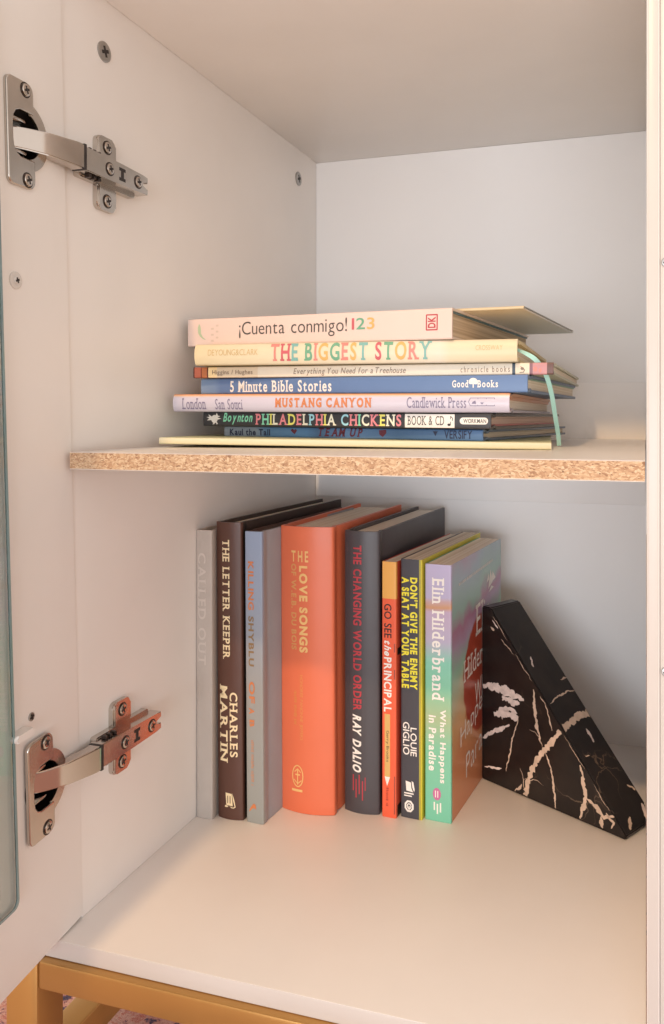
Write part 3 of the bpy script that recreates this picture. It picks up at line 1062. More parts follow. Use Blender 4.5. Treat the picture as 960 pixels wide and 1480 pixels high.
LETTERING = {
    'grey': [
        ('title', 'CALLED OUT', 'serif', 'embossed', 16.9, 99.88, 1.75, 8.52),
    ],
    'brown': [
        ('title', 'THE LETTER KEEPER', 'serif', 'cream', 12.85, 101.27, 6.48, 12.46),
        ('author_name', 'CHARLES', 'serif', 'cream', 125.43, 173.24, 11.96, 18.0),
        ('author_name', 'MARTIN', 'serif', 'cream', 120.29, 177.86, 3.3, 10.13),
    ],
    'blue': [
        ('title', 'KILLING', 'bold', 'orange_print', 21.91, 57.58, 2.67, 7.49),
        ('title', 'SHYBLU', 'bold', 'bronze_print', 62.16, 98.85, 2.79, 7.36),
        ('title', 'OF', 'bold', 'orange_print', 110.06, 125.86, 2.94, 7.76),
        ('title', 'A', 'bold', 'orange_print', 129.42, 134.01, 2.81, 7.38),
        ('title', 'B', 'bold', 'orange_print', 138.09, 143.18, 3.23, 7.29),
    ],
    'orange': [
        ('title', 'LOVE SONGS', 'heavy', 'gold', 29.27, 94.29, 17.41, 24.35),
        ('subtitle', 'OF W.E.B. DU BOIS', 'bold', 'gold_dim', 27.98, 92.73, 10.47, 15.02),
        ('author_name', 'HONORÉE FANONNE JEFFERS', 'sans', 'gold_faint', 111.39, 160.08, 17.05, 20.66),
    ],
    'dalio': [
        ('title', 'THE CHANGING WORLD ORDER', 'bold', 'red_print', 10.42, 134.47, 8.3, 15.34),
        ('author_name', 'RAY DALIO', 'heavyit', 'white_print', 137.59, 180.85, 7.77, 15.14),
    ],
    'go': [
        ('title', 'GO SEE', 'sansb', 'black_print', 31.41, 56.64, 1.9, 7.9),
        ('title', 'the', 'boldit', 'white_print', 58.7, 70.03, 2.01, 7.55),
        ('title', 'PRINCIPAL', 'bold', 'white_print', 71.06, 111.73, 1.68, 7.98),
        ('author_name', 'Gerry Brooks', 'sans', 'black_print', 125.64, 148.81, 3.16, 5.85),
    ],
    'louie': [
        ('title', "DON'T GIVE THE ENEMY", 'heavy', 'yellow_print', 13.38, 96.26, 7.57, 13.56),
        ('title', 'A SEAT AT YOUR TABLE', 'heavy', 'yellow_print', 13.38, 95.74, 0.84, 6.84),
        ('author_name', 'LOUIE', 'sansb', 'white_print', 124.57, 145.67, 7.9, 12.83),
        ('author_name', 'GIGLIO', 'sansb', 'white_print', 120.97, 145.16, 1.9, 7.1),
    ],
    'elin': [
        ('author_name', 'Elin Hilderbrand', 'serif', 'white_print', 9.71, 100.12, 5.61, 15.11),
        ('title', 'What Happens', 'bold', 'white_print', 106.25, 160.39, 10.7, 16.42),
        ('title', 'in Paradise', 'bold', 'white_print', 111.36, 152.22, 2.98, 8.95),
    ],
    'cuenta': [
        ('title', '¡Cuenta conmigo!', 'sans', 'charcoal_print', 43.76, 128.12, 4.15, 16.06),
        ('number_lettering', '123', 'sansb', 'RGY', 131.65, 148.05, 7.78, 15.42),
    ],
    'story': [
        ('title', 'THE BIGGEST STORY', 'serif', 'MULTI', 59.24, 174.31, 2.1, 13.88),
        ('author_name', 'DEYOUNG&CLARK', 'sans', 'tan_print', 10.84, 49.57, 6.34, 10.47),
        ('publisher_mark', 'CROSSWAY', 'sans', 'tan_print', 203.66, 221.15, 7.39, 10.51),
    ],
    'tree': [
        ('author_name', 'Higgins / Hughes', 'sansb', 'brown_print', 15.15, 46.52, 1.31, 5.22),
        ('title', 'Everything You Need for a Treehouse', 'it', 'brown_print', 77.35, 157.31, 0.64, 5.81),
        ('publisher_mark', 'chronicle books', 'spaced', 'brown_print', 193.98, 225.65, 1.83, 5.57),
    ],
    'blue4': [
        ('title', '5 Minute Bible Stories', 'serif', 'white_print', 23.83, 101.45, 1.27, 9.16),
        ('publisher_mark', 'Good', 'serif', 'white_print', 184.53, 195.05, 3.23, 7.76),
        ('publisher_mark', 'Books', 'serif', 'white_print', 200.59, 213.69, 3.16, 7.58),
    ],
    'lilac': [
        ('author_name', 'London', 'serifl', 'violet_print', 7.36, 26.31, 1.67, 9.16),
        ('author_name', 'San Souci', 'serifl', 'violet_print', 33.45, 54.5, 1.6, 8.76),
        ('title', 'MUSTANG CANYON', 'serifh', 'orange_print', 78.68, 147.66, 2.96, 9.38),
        ('publisher_mark', 'Candlewick Press', 'serifl', 'violet_print', 171.54, 210.23, 2.84, 9.68),
    ],
    'black': [
        ('author_name', 'Boynton', 'boldit', 'mint_print', 16.81, 41.07, 1.21, 9.47),
        ('title', 'PHILADELPHIA CHICKENS', 'serif', 'MULTI2', 43.28, 152.09, 1.28, 8.94),
        ('format_note', 'BOOK & CD', 'serifl', 'charcoal_print', 156.36, 180.98, 2.26, 8.03),
        ('publisher_mark', 'WORKMAN', 'sansb', 'charcoal_print', 193.63, 208.25, 3.81, 6.41),
    ],
    'blue7': [
        ('author_name', 'Kaul the Tall', 'bold', 'navy_print', 4.87, 38.58, 0.93, 5.47),
        ('title', 'TEAM UP', 'serifit', 'maroon_print', 77.14, 110.17, 1.17, 6.94),
        ('publisher_mark', 'VERSIFY', 'sansb', 'navy_print', 167.14, 185.39, 1.14, 6.44),
    ],
}

ROW, STACK = 'books standing in a row on the cabinet bottom', 'books lying in a flat stack on the shelf'
mm = 0.001

# ---- the standing row, left to right
b = build_book('book', 'slim pale grey hardback with blind lettering, nearest the left cabinet wall', ROW, standing(-0.3203, 0.5275, 2.0, 0.12), 13.4 * mm, 0.150, 0.2136,
               [cloth('pale_grey_cloth', '#bab1a9')], bulge=0.0003, board=0.0022, pages=M['paper_old'])
spine_text(b, LETTERING['grey'])

M['brown_jacket'] = jacket('dark_brown_jacket', '#56382e', 0.42)
b = build_book('book', 'dark brown hardback with cream serif lettering beside the pale grey book', ROW, standing(-0.3058, 0.5335, 2.8, 0.42), 21.5 * mm, 0.180, 0.2195,
               [M['brown_jacket'], plain('black_brown_cover', alb('#33261f'), 0.4, var=0.08)], bulge=0.0022)
spine_text(b, LETTERING['brown'])
mark(b, 'publisher_emblem', [[(200, 8.0), (209, 8.6), (209.4, 14.0), (200.4, 13.2)], [(199.6, 13.4), (205, 14.2), (209.6, 15.4), (210.4, 14.2), (209.2, 7.6), (210.6, 7.2), (211, 14.6), (210.0, 16.2), (204, 15.0)],
                             ], 'cream')
mark(b, 'emblem_slit', rect(202, 207.5, 9.6, 10.2) + rect(202, 207.5, 11.6, 12.2), M['brown_jacket'], 0.0003)

b = build_book('book', 'slim blue grey hardback with small orange lettering and a plain grey cover', ROW, standing(-0.2813, 0.532, 3.2, 0.45), 14.2 * mm, 0.168, 0.2135,
               [banded('blue_grey_spine', 'Z', [(0, '#979a96'), (0.45, '#9c9c9a'), (0.8, '#94a0b4'), (1, '#92a2bc')], 0.45, span=0.2135),
                plain('blue_grey_cover', alb('#9ba1a8'), 0.5, var=0.08, bump=0.2), plain('maroon_brown_back', alb('#5a4540'), 0.5)], bulge=0.0004, pages=M['paper_old'])
spine_text(b, LETTERING['blue'])
fine_print(b, 'small_print', 153, 187, 4.0, 7.0, 'orange_faint')
mark(b, 'bird_emblem', [[(205.8, 2.2), (203.4, 3.0), (201.4, 4.4), (199.2, 6.2), (199.6, 7.6), (201.2, 8.2), (202.4, 6.6), (203.2, 4.9), (204.6, 3.6)], [(201.0, 8.0), (203.4, 8.4), (202.2, 6.2)]], 'orange_print')

M['orange_cloth'] = jacket('orange_jacket', '#de7350', 0.38)
b = build_book('book', 'thick orange hardback with gold lettering, widest in the standing row', ROW, standing(-0.2660, 0.5595, 1.2, 0.30), 43.6 * mm, 0.163, 0.2150,
               [M['orange_cloth']], bulge=0.0046, board=0.0028, groove=0.0014)
spine_text(b, LETTERING['orange'])
fine_print(b, 'small_print', 123.5, 149, 12.2, 15.0, 'gold_ghost')
upright_text(b, 'title_lettering', 'THE', 'boldw', 'gold', 18.1, 26.4, 10.8, 25.1)
mark(b, 'publisher_emblem', annulus(187.5, 15.4, 8.3, 4.9, 0.8) + rect(182, 194, 15.0, 15.8) + stroke([(184.5, 12.8), (182.2, 15.4), (184.5, 18.0)], 0.7) + stroke([(190.5, 12.2), (193.2, 15.4), (190.5, 18.6)], 0.7)
     + rect(186, 187, 13.4, 17.4) + rect(197.4, 199.2, 10.3, 19.4, 3), 'gold')

M['charcoal_cloth'] = jacket('charcoal_jacket', '#494549', 0.4)
b = build_book('book', 'thick charcoal hardback with red and white lettering, right of the orange book', ROW, standing(-0.2193, 0.571, 2.6, 0.0), 28.4 * mm, 0.172, 0.2116,
               [M['charcoal_cloth']], bulge=0.0034, pages=M['paper_white'], groove=0.0012)
spine_text(b, LETTERING['dalio'])
mark(b, 'red_line_emblem', rect(183, 195, 8.0, 8.9) + rect(186, 200, 10.4, 11.3) + rect(182.5, 197, 13.0, 13.9) + rect(187, 201.5, 15.6, 16.5) + rect(184, 194, 17.8, 18.5), 'red_print')

b = build_book('book', 'slim red paperback with an orange yellow top, right of the charcoal book', ROW, standing(-0.1886, 0.5685, 5.5, 0.0), 11.4 * mm, 0.155, 0.1900,
               [banded('red_yellow_spine', 'Z', [(0, '#e86545'), (0.8537, '#e9ae5c')], 0.35, interp='CONSTANT', span=0.190),
                banded('red_cover', 'Z', [(0, '#2c2220'), (0.045, '#d4523c'), (0.63, '#2c2220'), (0.66, '#d4523c')], 0.35, interp='CONSTANT', span=0.190)],
               hard=False, board=0.0005, over=0.0004, bulge=0.0002, pages=M['paper_x'])
spine_text(b, LETTERING['go'])
fine_print(b, 'small_print', 168, 182, 3.2, 5.6, 'dark_red_print')
mark(b, 'pencil_stripe', rect(113.3, 160, 2.3, 6.7), 'gold2', 0.00012)
mark(b, 'pencil_tip', [[(160, 2.3), (166.8, 4.3), (160, 6.7)]], 'white_print', 0.00012)
for p0, p1 in ((60.5, 67), (80, 87), (159, 187)):
    mark(b, 'black_edge_tab', rect(p0, p1, 9.9, 11.3), 'black_print', 0.00012)

b = build_book('book', 'dark grey paperback with yellow capitals and bright yellow cover edges', ROW, standing(-0.1750, 0.572, 5.0, 0.0), 16.9 * mm, 0.152, 0.1920,
               [banded('dark_grey_spine', 'X', [(0, '#47464c'), (0.865, '#bdb23a'), (0.90, '#47464c'), (0.925, '#d0c33c')], 0.42, interp='CONSTANT', span=0.0169),
                jacket('yellow_cover', '#d8cb3f'), jacket('dark_grey_cover', '#47464c')],
               hard=False, board=0.0006, over=0.0004, bulge=0.0002, pages=M['paper_old'])
spine_text(b, LETTERING['louie'])
mark(b, 'book_emblem', [[(164.6, 4.0), (171.8, 4.6), (172.4, 10.0), (169.5, 8.6), (165.4, 8.2)], [(164.2, 8.8), (169, 9.4), (172.2, 10.8), (170.4, 11.2), (165.0, 10.2)]]
     + rect(173.2, 174.2, 2.8, 10.4) + rect(175.1, 176.0, 2.8, 9.0), 'white_print', 0.00012)
mark(b, 'ring_emblem', annulus(183.2, 6.8, 4.6, 3.9, 1.5, 8, 22.5, 382.5) + annulus(183.2, 6.8, 2.2, 1.9, 0.8, 12) + rect(183, 186, 6.3, 7.2), 'white_print', 0.00012)

def beach_cover():
    """printed seaside cover: teal and lilac sky, red flower, orange sand"""
    m, n, l, bs = new_mat('seaside_cover')
    co = n.new('ShaderNodeTexCoord')
    nz = n.new('ShaderNodeTexNoise')
    nz.inputs['Scale'].default_value = 26
    nz.inputs['Detail'].default_value = 3
    l.new(co.outputs['Object'], nz.inputs['Vector'])
    s = n.new('ShaderNodeSeparateXYZ')
    l.new(co.outputs['Object'], s.inputs[0])
    def math_(op, a, b_=None, c=None):
        k = n.new('ShaderNodeMath')
        k.operation = op
        for i, v in enumerate((a, b_, c)):
            if v is None:
                continue
            if isinstance(v, (int, float)):
                k.inputs[i].default_value = v
            else:
                l.new(v, k.inputs[i])
        return k.outputs[0]
    hh = math_('MULTIPLY', s.outputs['Z'], 1 / 0.189)
    hh = math_('MULTIPLY_ADD', s.outputs['Y'], -0.9, hh)
    hh = math_('ADD', hh, math_('MULTIPLY_ADD', nz.outputs[0], 0.22, -0.11))
    r = n.new('ShaderNodeValToRGB')
    els = r.color_ramp.elements
    stops = [(0.0, '#d68a60'), (0.2, '#d99468'), (0.34, '#dcb07c'), (0.46, '#c4c2a0'), (0.56, '#9cc6b0'), (0.66, '#b8a0bc'), (0.72, '#b4809e'), (0.78, '#9cbeb4'), (0.9, '#a2b6c4'), (1.0, '#b49cb6')]
    while len(els) < len(stops):
        els.new(0.5)
    for e, (p, c) in zip(els, stops):
        e.position = p
        e.color = alb(c)
    l.new(hh, r.inputs[0])
    # red flower mass
    dy = math_('MULTIPLY', math_('SUBTRACT', s.outputs['Y'], 0.078), 1 / 0.050)
    dz = math_('MULTIPLY', math_('SUBTRACT', s.outputs['Z'], 0.090), 1 / 0.050)
    rad = math_('ADD', math_('POWER', math_('ABSOLUTE', dy), 2), math_('POWER', math_('ABSOLUTE', dz), 2))
    rad = math_('ADD', rad, math_('MULTIPLY_ADD', nz.outputs[0], 0.9, -0.45))
    f = n.new('ShaderNodeMapRange')
    f.inputs['From Min'].default_value = 0.86
    f.inputs['From Max'].default_value = 0.98
    f.inputs['To Min'].default_value = 1
    f.inputs['To Max'].default_value = 0
    l.new(rad, f.inputs[0])
    mx = n.new('ShaderNodeMix')
    mx.data_type = 'RGBA'
    l.new(f.outputs[0], mx.inputs['Factor'])
    l.new(r.outputs[0], mx.inputs['A'])
    mx.inputs['B'].default_value = lin('#b04a34')
    l.new(mx.outputs['Result'], bs.inputs['Base Color'])
    bs.inputs['Roughness'].default_value = 0.3
    return m

b = build_book('book', 'teal and lavender paperback with a seaside cover, touching the black marble bookend', ROW, standing(-0.1567, 0.5735, 5.0, 0.0), 20.4 * mm, 0.140, 0.1890,
               [banded('teal_lavender_spine', 'Z', [(0, '#78c4a6'), (0.28, '#82c2a2'), (0.40, '#a8bb92'), (0.52, '#84c3a4'), (0.62, '#86c6ae'), (0.70, '#b7aec4'), (0.815, '#bfa9c0'), (0.83, '#c9976e'), (0.855, '#c2a3a4'), (0.87, '#b8b0cc'), (1, '#bdb4d2')], 0.33, span=0.189, wobble=0.03),
                beach_cover(), jacket('teal_back', '#86c2a8')],
               hard=False, board=0.0005, over=0.0004, bulge=0.0002, pages=M['paper_x'])
spine_text(b, LETTERING['elin'])
mark(b, 'pink_emblem', [disc(169.0, 9.4, 4.6, 3.2)], plain('pink_emblem', alb('#c66a9a'), 0.4), 0.00010)
mark(b, 'emblem_lettering', rect(166.5, 171.5, 8.0, 8.7) + rect(166.5, 171.5, 9.8, 10.5) + rect(175, 181, 6.9, 8.0) + rect(176, 183.5, 9.3, 10.4) + rect(175, 182, 11.7, 12.8), 'white_print', 0.00016)

def cover_text(bk, name, string, style, y0, y1, z0, z1, slant, mat):
    """lettering on the front board, reading away from the spine"""
    bm, (x0, x1, ya, yb) = text_bm(string, style)
    for v in bm.verts:
        fx, fy = (v.co.x - x0) / (x1 - x0), (v.co.y - ya) / (yb - ya)
        y = y0 + fx * (y1 - y0)
        v.co = (bk.T + 0.00018, y, z0 + fy * (z1 - z0) + slant * (y - y0))
    mesh_obj(name, bm, INK[mat], bk.root)
cover_text(b, 'author_name_lettering', 'Elin', 'serifl', 0.062, 0.105, 0.121, 0.146, 0.06, 'white_print')
cover_text(b, 'author_name_lettering', 'Hilderbrand', 'serifl', 0.030, 0.132, 0.093, 0.110, 0.06, 'white_print')
cover_text(b, 'title_lettering', 'What', 'sans', 0.060, 0.100, 0.066, 0.084, 0.10, 'white_print')
cover_text(b, 'title_lettering', 'Happens', 'sans', 0.022, 0.100, 0.042, 0.062, 0.22, 'white_print')
cover_text(b, 'title_lettering', 'Paradise', 'sans', 0.036, 0.118, 0.018, 0.036, 0.22, 'white_print')
bm = bmesh.new()
y = 0.018
while y < 0.112:
    w = rng.uniform(0.0012, 0.0024)
    z = 0.1705 + 0.03 * (y - 0.018)
    bm.faces.new([bm.verts.new((b.T + 0.00018, yy, zz)) for yy, zz in ((y, z), (y + w, z), (y + w, z + 0.0022), (y, z + 0.0022))])
    y += w + rng.uniform(0.0006, 0.0022)
mesh_obj('small_print', bm, INK['white_print'], b.root)
bm = bmesh.new()
for poly in (((0.098, 0.152), (0.112, 0.156), (0.106, 0.168)), ((0.108, 0.156), (0.122, 0.158), (0.112, 0.165)), ((0.094, 0.158), (0.101, 0.160), (0.099, 0.166)), ((0.100, 0.149), (0.116, 0.151), (0.108, 0.1535))):
    bm.faces.new([bm.verts.new((b.T + 0.00018, y, z)) for y, z in poly])
mesh_obj('cover_sailboat', bm, INK['white_print'], b.root)

# ---- the lying stack, from the shelf up
def end_scale(key):
    return 1.0
z0 = ZS + 0.0002
b = build_book('book', 'thin pale yellow green book at the very bottom of the flat stack', STACK, lying(-0.0546, 0.4888, z0, -6.5, 0.45), 4.4 * mm, 0.20, 0.2543,
               [banded('pale_yellow_spine', 'X', [(0, '#d8d6b0'), (0.25, '#efe8c4'), (0.8, '#f3ecce'), (1, '#d9dcb4')], 0.4, span=0.0044, wobble=0.1)], hard=False, board=0.0007, over=0.0008, bulge=0.0002)

b = build_book('book', 'blue book with maroon capitals, second from the bottom of the flat stack', STACK, lying(-0.0965, 0.4888, z0 + 0.0049, 8.0, 0.35), 7.0 * mm, 0.215, 0.196,
               [banded('blue_mottled_spine', 'Z', [(0, '#5f83b2'), (0.3, '#4e7098'), (0.5, '#6d92be'), (0.62, '#53749c'), (0.66, '#5e8cba'), (0.84, '#6a90b4'), (0.88, '#98a4b0'), (1, '#a2adb8')], 0.4, span=0.192, wobble=0.06),
                jacket('slate_blue_cover', '#56708e')], bulge=0.0003, board=0.0016, over=0.002, pages=M['paper_old'])
spine_text(b, LETTERING['blue7'], 1.02)
mark(b, 'heart_marks', [[(57.5, 6.2), (56.3, 4.8), (57.6, 3.6), (59.4, 2.2), (61.4, 4.6), (60.4, 6.0), (59.2, 5.0)]], 'maroon_print', 0.00012)
mark(b, 'shield_mark', [[(124.4, 5.8), (129.6, 6.3), (129.8, 4.0), (127.2, 1.4), (124.6, 3.2)]], 'maroon_print', 0.00012)
mark(b, 'publisher_emblem', [[(162.6, 5.7), (166.0, 5.7), (164.4, 2.6)]], 'navy_print', 0.00012)

b = build_book('book', 'black book with rainbow coloured capitals and a white chicken emblem, in the flat stack', STACK, lying(-0.0907, 0.4841, z0 + 0.0122, 5.5, 0.35), 9.9 * mm, 0.208, 0.211,
               [jacket('black_spine', '#38383c', 0.3)], bulge=0.0003, board=0.0018, over=0.002, pages=paper('rose_grey_pages', '#dcc6bc', 'X', tint='#b89c92'),
               endpaper=(jacket('red_endpaper', '#a94a50'), 0.0012, -1))
spine_text(b, LETTERING['black'])
mark(b, 'chicken_emblem', [disc(9.6, 5.0, 2.7, 2.9), [(7.4, 6.8), (4.4, 8.3), (5.4, 6.6), (2.9, 6.3), (5.2, 5.4), (3.4, 4.0), (7.2, 4.2)], [(10.6, 7.4), (11.4, 9.3), (12.6, 7.4), (14.6, 7.0), (12.2, 6.0), (15.4, 5.4), (12.0, 4.4)],
                           [(9.0, 2.6), (8.0, 1.1), (9.6, 1.5), (9.9, 2.6)], [(10.8, 2.6), (11.6, 1.0), (12.4, 1.8), (11.6, 3.0)]], 'white_print', 0.00025)
mark(b, 'white_panel', rect(154.5, 187.8, 0.7, 9.2, 10), 'white_print', 0.00008)
mark(b, 'music_note', [disc(184.2, 2.6, 1.1, 0.8)] + rect(185.0, 185.4, 2.6, 8.0) + stroke([(185.2, 7.9), (186.6, 6.6), (186.4, 5.2)], 0.45), 'black_print', 0.00016)
mark(b, 'publisher_label', [disc(193.2, 5.1, 2.0, 2.1), disc(207.4, 5.1, 2.0, 2.1)] + rect(193.2, 207.4, 3.0, 7.2, 6), 'white_print', 0.00008)

b = build_book('book', 'pale lilac picture book with orange capitals, poking furthest left in the flat stack', STACK, lying(-0.0791, 0.4841, z0 + 0.0224, 0.4, 0.28), 12.0 * mm, 0.200, 0.2335,
               [banded('lilac_spine', 'X', [(0, '#b9b3c2'), (0.3, '#c9c4d2'), (0.8, '#cfc9d8'), (0.9, '#e0bfa6'), (0.94, '#e2a378')], 0.3, span=0.012),
                jacket('orange_picture_cover', '#dca27a'), jacket('lilac_back', '#a9a4b6')], bulge=0.0016, board=0.0018, over=0.0022, groove=0.0012,
               pages=M['paper_white'], endpaper=(jacket('orange_endpaper', '#cf9068'), 0.0024, 1))
spine_text(b, LETTERING['lilac'], 0.984)
mark(b, 'award_emblem', stroke([(209.5, 4.2), (224.5, 4.2), (224.5, 9.0), (209.5, 9.0), (208.4, 6.6), (209.5, 4.2)], 0.35) + stroke([(214.2, 4.2), (214.2, 9.0)], 0.35) + stroke([(219.4, 4.2), (219.4, 9.0)], 0.35)
     + [[(210.4, 5.4), (213.2, 5.4), (212.6, 7.4), (211, 6.6)], [(215.6, 6.2), (218, 6.2), (216.8, 5.0)]], 'violet_print', 0.00014)

M['royal_blue'] = jacket('royal_blue_spine', '#627a9e', 0.35)
b = build_book('book', 'royal blue hardback with white rounded lettering, in the flat stack', STACK, lying(-0.0683, 0.4841, z0 + 0.0347, 3.8, 0.28), 10.8 * mm, 0.190, 0.2318,
               [banded('royal_blue_spine_fade', 'Z', [(0, '#6682ae'), (0.93, '#637da8'), (0.95, '#748eb2'), (1, '#8099b8')], 0.35, span=0.2318), M['royal_blue']], bulge=0.0003, board=0.0018, over=0.002,
               pages=M['paper_x'], endpaper=(jacket('green_endpaper', '#7fae9a'), 0.0010, 1))
spine_text(b, LETTERING['blue4'])
mark(b, 'tree_emblem', [disc(198.0, 7.2, 2.6, 1.9), disc(196.6, 6.4, 1.5, 1.2), disc(199.6, 6.3, 1.5, 1.2)] + rect(197.7, 198.4, 3.0, 6.0), 'white_print', 0.00012)

b = build_book('book', 'thin white picture book with brown script lettering, between the yellow and royal blue books', STACK, lying(-0.0539, 0.4935, z0 + 0.0457, -0.3, 0.30), 7.4 * mm, 0.205, 0.2475,
               [banded('white_illustrated_spine', 'Z', [(0, '#6b4d48'), (0.012, '#c58f92'), (0.05, '#8a6570'), (0.055, '#efe0c8'), (0.092, '#3c4a58'), (0.098, '#e6dccb'), (0.5, '#e2d8c6'), (0.80, '#d9c9b0'), (0.925, '#f1d9a8'), (0.95, '#5a2c22'), (0.957, '#b77048'), (0.972, '#6e3626'), (0.976, '#a8604e'), (0.995, '#4a2420')],
                       0.4, interp='CONSTANT', span=0.2475),
                jacket('sage_picture_cover', '#b9bda8')], bulge=0.0002, board=0.0016, over=0.0016, pages=M['paper_white'])
spine_text(b, LETTERING['tree'], 0.979)
mark(b, 'figure_mark', [disc(228.6, 3.8, 1.1, 0.9)] + stroke([(227.6, 5.0), (230.0, 3.0), (229.4, 1.6), (227.0, 1.4)], 0.5), 'brown_print', 0.00012)
mark(b, 'figure_mark', [disc(236.5, 3.4, 1.4, 1.6), disc(239.5, 2.6, 0.9, 1.4)], 'coral2', 0.00012)

M['butter'] = jacket('butter_yellow_jacket', '#dfcb98', 0.45)
story = build_book('book', 'butter yellow hardback with multicoloured serif capitals and a teal ribbon, second from top', STACK, lying(-0.0751, 0.4888, z0 + 0.0534, -1.5, 0.42), 14.2 * mm, 0.190, 0.2190,
                   [banded('butter_yellow_spine', 'Z', [(0, '#dfd0ae'), (0.19, '#dfd2b6'), (0.22, '#e0d7c6'), (0.30, '#e0d6c0'), (0.9, '#dfd2b2'), (1, '#dfcfaa')], 0.42, span=0.219), M['butter']],
                   bulge=0.0020, board=0.0022, over=0.003, groove=0.001)
spine_text(story, LETTERING['story'], 0.95)
bm = bmesh.new()
path = [(-0.0860, 0.4965, 0.0425), (-0.0765, 0.4950, 0.0415), (-0.0700, 0.4930, 0.0388), (-0.0642, 0.4950, 0.0345), (-0.0596, 0.5040, 0.0262), (-0.0574, 0.5150, 0.0147), (-0.0568, 0.5300, 0.0010), (-0.0560, 0.5400, -0.0105), (-0.0556, 0.5440, -0.0190)]
fine = []
for i in range(len(path) - 1):
    p0, p1, p2, p3 = (Vector(path[max(0, min(len(path) - 1, i + k))]) for k in (-1, 0, 1, 2))
    for k in range(5):
        t = k / 5
        fine.append(0.5 * ((2 * p1) + (-p0 + p2) * t + (2 * p0 - 5 * p1 + 4 * p2 - p3) * t * t + (-p0 + 3 * p1 - 3 * p2 + p3) * t ** 3))
fine.append(Vector(path[-1]))
rows = []
for i, p in enumerate(fine):
    d = (fine[min(i + 1, len(fine) - 1)] - fine[max(i - 1, 0)]).normalized()
    side = Vector((0.30, 0.0, 0.0)) + Vector((0.80, 0.45, 0.15)) * min(1, i / 12)
    side = side - d * side.dot(d)
    if i < 6:
        side = Vector((0.1, 0.55, 0.75)) - d * Vector((0.1, 0.55, 0.75)).dot(d)
    side.normalize()
    w = 0.00145
    nrm = d.cross(side).normalized() * 0.00012
    rows.append([bm.verts.new(p + a) for a in (side * w + nrm, -side * w + nrm, -side * w - nrm, side * w - nrm)])
for a, c in zip(rows, rows[1:]):
    for i in range(4):
        bm.faces.new((a[i], a[(i + 1) % 4], c[(i + 1) % 4], c[i]))
bm.faces.new(rows[0][::-1])
bm.faces.new(rows[-1])
o = mesh_obj('ribbon_bookmark', bm, plain('teal_satin_ribbon', alb('#b0e2d8'), 0.3, var=0.05, scale=200, bump=0.2, bscale=3000), None, 60)
o.data.transform(story.root.matrix_world.inverted())
o.parent = story.root

b = build_book('book', 'thick pinkish white board book with grey sans lettering, topmost thick book of the stack', STACK, lying(-0.1150, 0.4841, z0 + 0.0682, 6.5, 0.62), 19.4 * mm, 0.187, 0.2010,
               [jacket('pale_pink_spine', '#e2ccc2', 0.32, 0.02), jacket('pale_pink_cover', '#e2d2c4', 0.35)], bulge=0.0002, board=0.0016, over=0.0018, groove=0,
               pages=paper('board_pages', '#d9c8b0', 'X', lines=420, tint='#a8937a'), endpaper=(jacket('dark_teal_endpaper', '#48707c'), 0.0013, 1))
spine_text(b, LETTERING['cuenta'])
mark(b, 'leaf_emblem', [[(9.6, 16.0), (8.6, 13.0), (8.9, 9.5), (10.4, 7.0), (13.2, 5.0), (15.8, 4.3), (13.0, 6.4), (11.4, 9.0), (11.2, 12.0), (10.6, 14.6)]], plain('pale_green_ink', alb('#b3c3a2'), 0.5), 0.00012)
mark(b, 'fine_print', [r_ for k in range(6) for r_ in rect(20.0 + (k % 2) * 4.2, 22.4 + (k % 2) * 4.0, 3.0 + k * 2.1, 4.3 + k * 2.1)], plain('pale_grey_ink', alb('#d4c1b3'), 0.5), 0.00012)
mark(b, 'publisher_frame', stroke([(184.0, 6.0), (184.0, 15.4), (191.2, 15.4), (191.2, 6.0), (184.0, 6.0)], 0.8), 'red_print', 0.00012)
bm, (x0, x1, y0, y1) = text_bm('DK', 'bold')
for v in bm.verts:     # the two letters are turned a quarter on this spine
    fx, fy = (v.co.x - x0) / (x1 - x0), (v.co.y - y0) / (y1 - y0)
    v.co = skin(b, 190.2 - fy * 5.2, 7.2 + fx * 7.0, 0.00012)
mesh_obj('publisher_lettering', bm, INK['red_print'], b.root)

b = build_book('booklet', 'slim tan booklet on top of the stack, jutting out past its right side', None, lying(-0.0730, 0.5006, z0 + 0.0873, 6.2, 0.62), 2.0 * mm, 0.158, 0.1180,
               [jacket('tan_booklet_spine', '#d8c6a2'), jacket('tan_booklet_top', '#a8adae'), banded('tan_booklet_underside', 'Y', [(0, '#efe6d4'), (0.25, '#e2e2de'), (0.6, '#d8dfe3'), (1, '#d0dae0')], 0.4, span=0.158, wobble=0.25)],
               hard=False, board=0.0006, over=0.0006, bulge=0.0001, pages=M['paper_old'])

# ------------------------------------------------------------------ marble bookend
ang = R(-29.9)
be_m = Matrix.Translation((-0.1296, 0.6508, ZB + 0.0002)) @ Matrix.Rotation(ang, 4, 'Z')
TH = 0.038
bm = bmesh.new()
out = [(0, 0), (0.1335, 0), (0.1345, 0.0035), (0.0095, 0.1420), (0.0002, 0.1420)]
pb = prism_bm(out, 0, TH)
merge(bm, pb, Matrix(((1, 0, 0, 0), (0, 0, 1, 0), (0, 1, 0, 0), (0, 0, 0, 1))))
inv = be_m.inverted()
bmesh.ops.bisect_plane(bm, geom=bm.verts[:] + bm.edges[:] + bm.faces[:], plane_co=inv @ Vector((-0.0006, 0, 0)), plane_no=inv.to_3x3() @ Vector((1, 0, 0)), clear_outer=True)
bmesh.ops.holes_fill(bm, edges=[e for e in bm.edges if e.is_boundary])
bmesh.ops.bevel(bm, geom=bm.edges[:], offset=0.0009, segments=2, affect='EDGES')
vr = random.Random(5)
